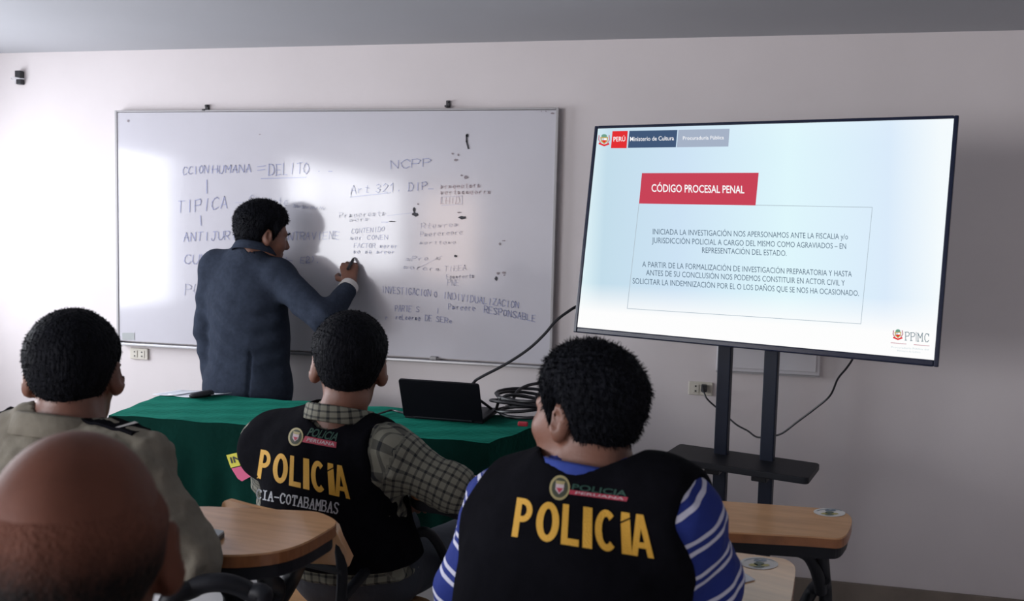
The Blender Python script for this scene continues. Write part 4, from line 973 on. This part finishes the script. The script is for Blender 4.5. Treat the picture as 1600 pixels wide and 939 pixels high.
def strands(hd, V, Fq, L, n=5200):
    """short tapered locks rooted on the hair surface, lying mostly along it"""
    c = V[Fq].mean(1); nn = np.cross(V[Fq[:, 2]]-V[Fq[:, 0]], V[Fq[:, 3]]-V[Fq[:, 1]]); nn /= np.linalg.norm(nn, axis=1)[:, None]+1e-12
    ok = np.nonzero(hd.skull(hd.loc(c.astype(np.float32))) > .0032)[0]; k = rng.choice(ok, n); p, m = c[k], nn[k]
    down = -hd.R[:, 2]*.8-hd.R[:, 1]*.35; fl = down-m*(m @ down)[:, None]; fl += rng.normal(size=(n, 3))*.28
    d = m*.62+fl*.75; d /= np.linalg.norm(d, axis=1)[:, None]; s = np.cross(d, m+rng.normal(size=(n, 3))*.4); s /= np.linalg.norm(s, axis=1)[:, None]+1e-9
    ln = (L*rng.uniform(.5, 1.15, n))[:, None]; b = p-m*.0015; w_ = .0011
    Q = np.stack([b-s*w_, b+s*w_, b+d*ln+s*.0003, b+d*ln-s*.0003], 1).reshape(-1, 3); F2 = len(V)+np.arange(4*n).reshape(-1, 4)
    return np.concatenate([V, Q]), np.concatenate([Fq, F2])
def hair(root, hd, style, top, side, rough, freq, m, h=.0035):
    r = .16*hd.k; V, Fq = surface(hair_fn(hd, style, top, side, rough, freq), hd.c-r, hd.c+r, h)
    V, Fq = strands(hd, V, Fq, .006 if style == 'short' else .011)
    return mesh_obj('hair', V, Fq, m, root, 'local', smooth=True)
def project_on(o):
    """photo pixel -> point on the object's surface, lifted slightly (embroidery lies on the garment)"""
    Mw = MW[o]; me = o.data
    bv = BVHTree.FromPolygons([Mw @ v.co for v in me.vertices], [tuple(p.vertices) for p in me.polygons]); last = [1.5]
    def f(off):
        def g(x, y):
            d = Vector(ray(x, y)); dl = d.length; hit = bv.ray_cast(Vector(CAM), d/dl)
            if hit[0] is None: return CAM+np.array(d)*last[0]
            last[0] = hit[3]/dl; return np.array(hit[0])-np.array(d/dl)*off
        return g
    return f
def vest_text(o, quad, emb, patch, extra=None):
    """POLICÍA lettering, emblem and patch embroidered on the vest back; quad = bl, br, tl, tr pixels"""
    pf = project_on(o); bl, br, tl, tr = [np.array(q, float) for q in quad]
    def uv(u, v): return (bl+(br-bl)*u)*(1-v)+(tl+(tr-tl)*u)*v
    # heavy condensed letters as polygons in a unit box
    def bar(x0, x1, y0, y1): return [(x0, y0), (x1, y0), (x1, y1), (x0, y1)]
    def ring(cx, cy, rx, ry, wx, wy, a0, a1, n=22):
        A = np.linspace(a0, a1, n); return [(cx+rx*math.cos(a), cy+ry*math.sin(a)) for a in A], [(cx+(rx-wx)*math.cos(a), cy+(ry-wy)*math.sin(a)) for a in A]
    L = {}
    o1, i1 = ring(.40, .70, .52, .30, .30, .15, math.pi/2, -math.pi/2)
    L['P'] = ([bar(0, .32, 0, 1), bar(.30, .42, .85, 1), bar(.30, .42, .40, .55)], [(o1, i1)])
    L['O'] = ([], [ring(.5, .5, .5, .5, .30, .17, 0, 2*math.pi, 36)])
    L['L'] = ([bar(0, .34, 0, 1), bar(.34, .95, 0, .17)], [])
    L['I'] = ([bar(0, 1, 0, 1)], [])
    L['C'] = ([], [ring(.52, .5, .52, .5, .31, .17, math.radians(48), math.radians(312), 32)])
    L['Í'] = ([[(0, 0), (1, 0), (1, .85), (0, .72)], [(0, .765), (1, .895), (1, 1), (.1, 1)]], [])
    L['A'] = ([[(0, 0), (.27, 0), (.62, 1), (.33, 1)], [(.73, 0), (1, 0), (.67, 1), (.38, 1)], bar(.22, .78, .2, .34)], [])
    lay = [('P', 0, .135), ('O', .160, .325), ('L', .345, .478), ('I', .497, .565), ('C', .585, .745), ('Í', .775, .845), ('A', .842, 1.0)]
    for ch, u0, u1 in lay:
        V, Fc = [], []; polys, rings_ = L[ch]
        for p in polys: b0 = len(V); V += [uv(u0+(u1-u0)*x, y) for x, y in p]; Fc.append(tuple(range(b0, b0+len(p))))
        for a, b in rings_:
            b0 = len(V); n = len(a); V += [uv(u0+(u1-u0)*x, y) for x, y in a]+[uv(u0+(u1-u0)*x, y) for x, y in b]
            Fc += [(b0+i, b0+i+1, b0+n+i+1, b0+n+i) for i in range(n-1)]
        decal('vest_letter', V, Fc, pf(.002), M['yellow'], o, 7)
    (cx, cy), ea, eb, rot = emb
    poly_decal('emblem', ellipse_px((cx, cy), ea, eb, 30, rot), pf(.0014), M['gold'], o, 6)
    poly_decal('emblem_field', ellipse_px((cx, cy), ea*.78, eb*.80, 30, rot), pf(.0022), M['embfield'], o, 6)
    c, s = math.cos(rot), math.sin(rot); E = lambda x, y: (cx+x*ea*c-y*eb*s, cy+x*ea*s+y*eb*c)
    poly_decal('emblem_shield', [E(-.42, -.42), E(.42, -.42), E(.40, .18), E(0, .52), E(-.40, .18)], pf(.0030), M['pale'], o, 6)
    poly_decal('emblem_shield', [E(-.34, .02), E(.34, .02), E(0, .42)], pf(.0038), M['red'], o, 6)
    poly_decal('emblem_shield', [E(-.5, -.55), E(.5, -.55), E(.35, -.28), E(-.35, -.28)], pf(.0038), M['gold'], o, 6)
    p0, p1, p2, p3 = patch
    poly_decal('patch_bar', [p0, p1, p2, p3], pf(.0016), M['red'], o, 6)
    q = lambda a, b, t: tuple(np.array(a, float)*(1-t)+np.array(b, float)*t)
    V, Fc = text_px('PERUANA', q(q(p3, p2, .10), q(p0, p1, .10), .25), q(q(p3, p2, .94), q(p0, p1, .94), .25), 1, .015, q(q(p3, p2, .11), q(p0, p1, .11), .78), q(q(p3, p2, .95), q(p0, p1, .95), .78))
    decal('patch_text', V, Fc, pf(.0026), M['pale'], o, 6)
    up = np.array(p0, float)-np.array(p3, float)
    V, Fc = text_px('POLICIA', tuple(q(p0, p1, .03)+up*.12), tuple(q(p0, p1, .97)+up*.12), 1, .02, tuple(q(p0, p1, .04)+up*1.35), tuple(q(p0, p1, .98)+up*1.35))
    decal('patch_text', V, Fc, pf(.002), M['green'], o, 6)
    if extra: extra(pf)
M['embfield'] = mat('emblem_field_green', (.035, .04, .022), .7)
R_ = math.radians

# --- man in the olive shirt (front left)
def olive_man():
    root, hd, J, g = seated('person seated at left in olive shirt with black shoulder straps', -1.21, 1.33,
        at(116, 583, 1.70), (R_(27), R_(-6), 0), .97, at(-28, 722, 1.75), at(206, 738, 1.62), at(-90, 900, 1.78), at(296, 880, 1.60), at(-20, 930, 1.95), at(262, 872, 1.84), M['skinD'])
    hair(root, hd, 'short', .015, .007, .0008, 600, M['hair'], .003)
    shirt(root, J, g, M['olive'], 2.0, .016, .0065, wf=44)
    nb = g['nb']; collar_mesh(neck_at(g, .036), .078, .076, .016, -.03, .024, 0, root, M['olive'], 'collar', .4, .024)
    # shoulder straps lying on the shirt
    so = [c for c in root.children if c.name.startswith('shirt')][0]; pf = project_on(so)
    for s in ('sL', 'sR'):
        a = np.array(nb)+(np.array(J[s])-nb)*.42; b = np.array(J[s])+(np.array(J[s])-nb)*.12
        V, Fc = [], []; bv = BVHTree.FromPolygons([v.co for v in so.data.vertices], [tuple(p.vertices) for p in so.data.polygons]); n = 14
        for i in range(n+1):
            p = a+(b-a)*i/n
            for w_ in (-.024, .024):
                for up_ in (.0005, .006):
                    q = Vector((p[0], p[1]+w_, p[2]+.3)); h_ = bv.ray_cast(q, Vector((0, 0, -1))); z = h_[0].z if h_[0] else p[2]
                    V.append((p[0], p[1]+w_, z+up_))
        for i in range(n):
            k = i*4
            for x in ((0, 1, 3, 2),): Fc += [(k+x[j], k+x[(j+1) % 4], k+4+x[(j+1) % 4], k+4+x[j]) for j in range(4)]
        Fc += [(0, 2, 3, 1), (n*4, n*4+1, n*4+3, n*4+2)]
        st_ = mesh_obj('shoulder_strap', V, Fc, M['vest'], root, 'local')
        b0 = 10*4; VV = [V[b0+1], V[b0+3], V[b0+7], V[b0+5]]; VV = [(x, y, z+.0015) for x, y, z in VV]; mesh_obj('strap_bar', VV, [(0, 1, 2, 3)], M['white'], st_, 'local')
olive_man()

# --- man in the plaid shirt and police vest (centre)
def plaid_man():
    root, hd, J, g = seated('person seated in black POLICÍA CIA-COTABAMBAS vest over a plaid shirt', -.878, 2.165,
        at(546, 571, 2.30), (R_(20), R_(-4), R_(3)), 1.09, at(424, 696, 2.42), at(612, 716, 2.23), at(440, 806, 2.72), at(706, 762, 2.20), at(480, 850, 2.80), at(664, 770, 2.43), M['skin'], fat=1.0, knee=.38)
    hair(root, hd, 'short', .019, .006, .0008, 600, M['hair'], .003)
    shirt(root, J, g, M['plaid'], 2.0, .018, .005)
    nb = g['nb']; cl = collar_mesh(neck_at(g, .062), .082, .080, .016, -.03, .024, 0, root, M['plaid'], 'collar', .4, .019)
    V = np.array([v.co for v in cl.data.vertices]); a = cl.data.attributes.new('cloth', 'FLOAT_VECTOR', 'POINT')
    ang = np.arctan2(V[:, 1]-nb[1], V[:, 0]-nb[0]); a.data.foreach_set('vector', np.stack([ang*.085, V[:, 2]*1.3, ang*0], 1).astype(np.float32).ravel())
    v = vest(root, J, g, M['vest'], .045, .33, .205, .60, .030, .078)
    def extra(pf):
        V, Fc = [], []; s = 'CIA-COTABAMBAS'; bl, br, tl, tr = [np.array(q, float) for q in ((399.5, 778), (529, 803), (400.5, 764.5), (531, 786.5))]
        SL = {'C': [[(.95, .95), (.95, .75)]], 'I': [[(.15, 0), (.85, 0)], [(.15, 1), (.85, 1)]], 'A': [[(-.2, 0), (.25, 0)], [(.75, 0), (1.2, 0)]], 'T': [[(.25, 0), (.75, 0)], [(0, 1), (0, .8)], [(1, 1), (1, .8)]], 'M': [[(-.15, 0), (.2, 0)], [(.8, 0), (1.15, 0)]], 'B': [[(-.15, 0), (.1, 0)], [(-.15, 1), (.1, 1)]]}
        for i, c in enumerate(s):
            pls = [[(bl+(br-bl)*((i+.13+.70*x)/14))*(1-y)+(tl+(tr-tl)*((i+.13+.70*x)/14))*y for x, y in pl] for pl in STROKE[c]+SL.get(c, [])]
            v_, f_ = ribbon(pls, 2.0); b0 = len(V); V += list(v_); Fc += [tuple(k+b0 for k in q) for q in f_]
        decal('vest_text', V, Fc, pf(.002), M['silver'], v, 8)
    vest_text(v, ((401, 747), (547, 780), (407.5, 702), (541, 729)), ((462, 682.5), 11.5, 14.5, .22), ((477, 681), (526, 690.5), (525, 700), (472, 690.5)), extra)
plaid_man()

# --- man in the blue striped polo and police vest (right)
def striped_man():
    root, hd, J, g = seated('person seated in black POLICÍA vest over blue polo with white stripes', -.20, 1.40,
        at(913, 646, 1.54), (R_(56), R_(-4), R_(4)), .94, at(792, 800, 1.63), at(1046, 812, 1.43), at(724, 938, 1.64), at(1106, 930, 1.47), at(770, 990, 1.86), at(1112, 888, 1.70), M['skin'], fat=1.08, knee=.36)
    hair(root, hd, 'full', .025, .013, .0019, 560, M['hair'], .0028)
    shirt(root, J, g, M['polo'], .86, .018, .004)
    nb = g['nb']; collar_mesh(neck_at(g, .036), .090, .086, .014, -.03, .018, 0, root, M['bluecollar'], 'collar', .4, .024)
    v = vest(root, J, g, M['vest'], .055, .205, .232, .58, .032, .086)
    vest_text(v, ((799, 838), (1022, 873), (808, 777), (1016, 806)), ((874.5, 762), 16, 19.5, .12), ((890, 765), (981.5, 777), (979, 783.5), (889, 772)))
    return v
striped_man()

# --- bald man in the foreground (left)
def bald_man():
    root, hd, J, g = seated('person with bald crown in dark shirt, nearest at lower left', -.66, .60,
        at(117, 868, .88), (R_(36), R_(-16), 0), 1.10, at(-140, 1160, .98), at(345, 1165, .84), at(-190, 1480, 1.0), at(420, 1500, .88), at(0, 1500, 1.2), at(300, 1480, 1.15), M['bald'], fat=1.05, knee=.42)
    A = np.array([0, 55, 75, 92, 108, 130, 180]); Z0 = np.array([.2, .2, -.02, .03, .0, -.06, -.085]); Z1 = np.array([.0, .0, .055, .055, .052, .046, .034])
    def f(P):
        Q = hd.loc(P); az = np.degrees(np.arctan2(np.abs(Q[:, 0]), Q[:, 1])); z0 = np.interp(az, A, Z0); z1 = np.interp(az, A, Z1)
        m = sstep(z0-.006, z0+.02, Q[:, 2])*(1-sstep(z1-.03, z1+.02, Q[:, 2]))
        return (hd.skull(Q)-(.0055*m+.0012*n3(Q, 140)*m-.004*(1-m)))*hd.k
    V, Fq = surface(f, hd.c-.18, hd.c+.18, .0035); Q = hd.loc(V.astype(np.float32)); az = np.degrees(np.arctan2(np.abs(Q[:, 0]), Q[:, 1])); z1 = np.interp(az, A, Z1)
    den = 1-sstep(z1-.070, z1-.006, Q[:, 2])
    mesh_obj('hair_ring', V, Fq, M['hairfade'], root, 'local', smooth=True, attr=np.stack([den, den, den], 1))
    shirt(root, J, g, M['greyshirt'], 2.0, .016, .004)
    nb = g['nb']; collar_mesh(neck_at(g, .055), .080, .080, .012, -.02, .02, 0, root, M['greyshirt'], 'collar', .4, .024)
M['bald'] = mat('bald_scalp_skin', (.11, .042, .027), .6, spec=.12, var=.15, vscale=14, bump=.05, bscale=140, sss=.05)
M['hairfade'] = mat('cropped_hair', (.006, .005, .005), .7, spec=.1, bump=.5, bscale=220)
def _thin():
    N, L = _nodes(M['hairfade']); b = N['Principled BSDF']; a = N.new('ShaderNodeAttribute'); a.attribute_name = 'cloth'
    n = N.new('ShaderNodeTexNoise'); n.inputs['Scale'].default_value = 150; tc = N.new('ShaderNodeTexCoord'); L.new(tc.outputs['Object'], n.inputs['Vector'])
    s = N.new('ShaderNodeMath'); s.operation = 'MULTIPLY_ADD'; s.inputs[1].default_value = .5; L.new(n.outputs['Fac'], s.inputs[0]); s.inputs[2].default_value = -.25
    t = N.new('ShaderNodeMath'); t.operation = 'ADD'; t.use_clamp = True; L.new(s.outputs[0], t.inputs[0]); L.new(a.outputs['Fac'], t.inputs[1])
    m = N.new('ShaderNodeMix'); m.data_type = 'RGBA'; m.inputs[6].default_value = (.11, .042, .027, 1); m.inputs[7].default_value = (.005, .004, .004, 1)
    L.new(t.outputs[0], m.inputs[0]); L.new(m.outputs[2], b.inputs['Base Color'])
_thin()
M['greyshirt'] = mat('dark_shirt_cloth', (.05, .05, .055), .85, var=.1, bump=.2)
bald_man()
chB, cB, zB = chair('chair under the bald-crowned person in dark shirt at lower left', -.66, .62, -.15, rounded([(150, 1130), (420, 1130), (440, 1200), (420, 1300), (150, 1300)], 30), .74)

# --- lecturer writing on the board
def lecturer():
    head_w = at(412, 366, 3.70); shL, shR = at(338, 416, 3.77), at(436, 434, 3.67)
    v = shR-shL; yaw = math.atan2(v[1], v[0]); mid_w = (shL+shR)/2
    root = thing('person', 'person in dark suit jacket standing and writing on the whiteboard', 'person', (mid_w[0], mid_w[1]-.0, 0), yaw)
    Mi = np.array(MW[root].inverted()); T = lambda p: Mi[:3, :3] @ np.array(p)+Mi[:3, 3]
    h_ = T(head_w); sL, sR = T(shL), T(shR); eL, eR = T(at(325, 510, 3.80)), T(at(506, 500, 3.55)); wL, wR = T(at(334, 590, 3.80)), T(on_y(547, 446, 3.50))
    tip = T(on_y(545, 404, 3.565)); hd = Head(h_, rotm(R_(-35), R_(-12), R_(2)), 1.03); ns = hd.w((0, -.03, -.075)); mid = (sL+sR)/2; nb = mid*.8+h_*.2+np.array([0.0, .0, .035])
    hz = .80
    def torso(P, e=0.0):
        d = s_ell(P, (0, .0, hz), (.155+e, .115+e, .15)); d = smin(d, s_ell(P, (0, 0, hz+.17), (.158+e, .108+e, .18)), .08)
        d = smin(d, s_ell(P, (0, .0, mid[2]-.13), (.165+e, .112+e, .17)), .08)
        for s in (sL, sR): d = smin(d, s_cone(P, mid+np.array([0, 0, -.02]), s, .07+e, .056+e), .05)
        for s in (sL, sR): d = smin(d, s_cone(P, nb, s*.8+mid*.2+np.array([0, 0, .012]), .044+e, .044+e), .04)
        return d
    def neck(P): return s_cone(P, nb+np.array([0, 0, -.05]), ns, .058, .055)
    def arm(P, a, b, c, e): return smin(s_cone(P, a, b, .054+e, .043+e), s_cone(P, b, c, .043+e, .030+e), .02)
    up = tip-wR; hR = hand_prims(wR+up*.05, up, T(CAM)-wR+np.array([-.3, 0, 0]), True, .80, 1.0, .5); hL = hand_prims(wL, (0, .25, -1), (-1, 0, 0), False, .5)
    legs = [(np.array([s*.085, 0, hz]), np.array([s*.095, .015, .45]), np.array([s*.10, 0, .10])) for s in (-1, 1)]
    def leg(P, e):
        d = None
        for a, k, f in legs: x = smin(s_cone(P, a, k, .085+e, .055+e), s_cone(P, k, f, .052+e, .040+e*1.3), .03); d = x if d is None else smin(d, x, .02)
        return d
    pts = np.array([h_, sL, sR, eL, eR, wL, wR, tip]); lo = np.minimum(pts.min(0)-.16, [-.3, -.25, .05]); hi = np.maximum(pts.max(0)+.18, [.3, .3, 0]); lo[2] = .05
    def body(P):
        d = smin(torso(P, -.012), leg(P, -.01), .05); d = smin(d, neck(P), .04)
        d = smin(d, smin(arm(P, sR, eR, wR, -.006), s_hand(P, hR), .012), .02); d = smin(d, smin(arm(P, sL, eL, wL, -.006), s_hand(P, hL), .012), .02)
        return smin(d, hd.full(hd.loc(P))*hd.k, .02)
    V, Fq = surface(body, lo, hi, .0045); mesh_obj('body', V, Fq, M['skin'], root, 'local', smooth=True)
    r = .17; V, Fq = surface(hair_fn(hd, 'full', .028, .014, .0013, 500), hd.c-r, hd.c+r, .004); V, Fq = strands(hd, V, Fq, .011); mesh_obj('hair', V, Fq, M['hair'], root, 'local', smooth=True)
    wrR = wR+(eR-wR)*.20; wrL = wL+(eL-wL)*.06
    def jacket(P):
        z = P[:, 2]
        d = torso(P, .014)
        d = smin(d, s_ell(P, (.035, -.01, .98), (.165, .125, .30)), .05)
        d = smin(d, s_ell(P, (.012, -.01, .76), (.200, .140, .16)), .07)     # skirt of the jacket flares over the hips
        d = smin(d, s_cone(P, nb, nb+(ns-nb)*.62, .080, .068), .035)
        d = smin(d, arm(P, sR, eR, wrR, .017), .025); d = smin(d, arm(P, sL, eL, wrL, .017), .025)
        fold = np.sin(z*78+3.5*np.sin(P[:, 0]*13+.6)+P[:, 0]*9)*sstep(.80, .93, z)*(1-sstep(1.12, 1.24, z))
        d = d+.0035*fold*sstep(.05, -.05, P[:, 1])+.003*n3(P, 32)+.0015*n3(P, 75)
        d = d+.012*np.exp(-((P[:, 0]-.105)/.0055)**2)*sstep(.98, .93, z)*sstep(.0, -.05, P[:, 1])      # centre vent
        d = smax(d, .665-z, .008)
        return smax(d, -(neck(P)+.002), .006)
    V, Fq = surface(jacket, lo, hi, .006); mesh_obj('suit_jacket', V, Fq, M['jacket'], root, 'local', smooth=True)
    collar_mesh(neck_at(dict(nb=nb, ns=ns), .034), .070, .070, .020, -.03, .016, 0, root, M['jacket'], 'jacket_collar', 1.2, .026)
    collar_mesh(neck_at(dict(nb=nb, ns=ns), .004), .062, .062, .006, -.02, .018, 0, root, M['white'], 'shirt_collar', .5, .006)
    dv = (wR-eR)/np.linalg.norm(wR-eR)
    MB().tube([wrR+dv*.020, wrR+dv*.048, wrR+dv*.051], [.0425, .0400, .0385], 20).build('shirt_cuff', M['white'], root, 'local', True)
    def tro(P):
        d = smin(s_ell(P, (0, 0, hz), (.165, .122, .14)), leg(P, .012), .05)+.003*n3(P, 45); return smax(smax(d, P[:, 2]-.86, .01), .07-P[:, 2], .005)
    V, Fq = surface(tro, (-.3, -.25, .04), (.3, .28, .95), .010); mesh_obj('trousers', V, Fq, M['jacket'], root, 'local', smooth=True)
    for a, k, f in legs:
        def shoe(P, f=f):
            d = smin(s_ell(P, f+np.array([0, 0, -.05]), (.042, .06, .06)), s_ell(P, f+np.array([0, .07, -.07]), (.045, .105, .038)), .03); return smax(d, .002-P[:, 2], .006)
        V, Fq = surface(shoe, f+np.array([-.08, -.12, -.11]), f+np.array([.08, .22, .04]), .008); mesh_obj('shoe', V, Fq, M['shoe'], root, 'local', smooth=True)
    finish_person(root, hd, M['skin'])
    # marker in the hand
    a, b = on_y(547, 414, 3.535), on_y(553.5, 402.5, BYF-.004)
    mk = thing('marker_pen', 'dark marker pen in the writing hand of person in suit', 'marker', tuple(a))
    dv = (b-a)/np.linalg.norm(b-a)
    MB().tube([a-dv*.03, b-dv*.016], .0065, 12).build('barrel', M['dark'], mk, smooth=True); MB().tube([b-dv*.017, b-dv*.006, b], [.006, .004, .002], 12).build('tip', M['dark'], mk, smooth=True)
lecturer()
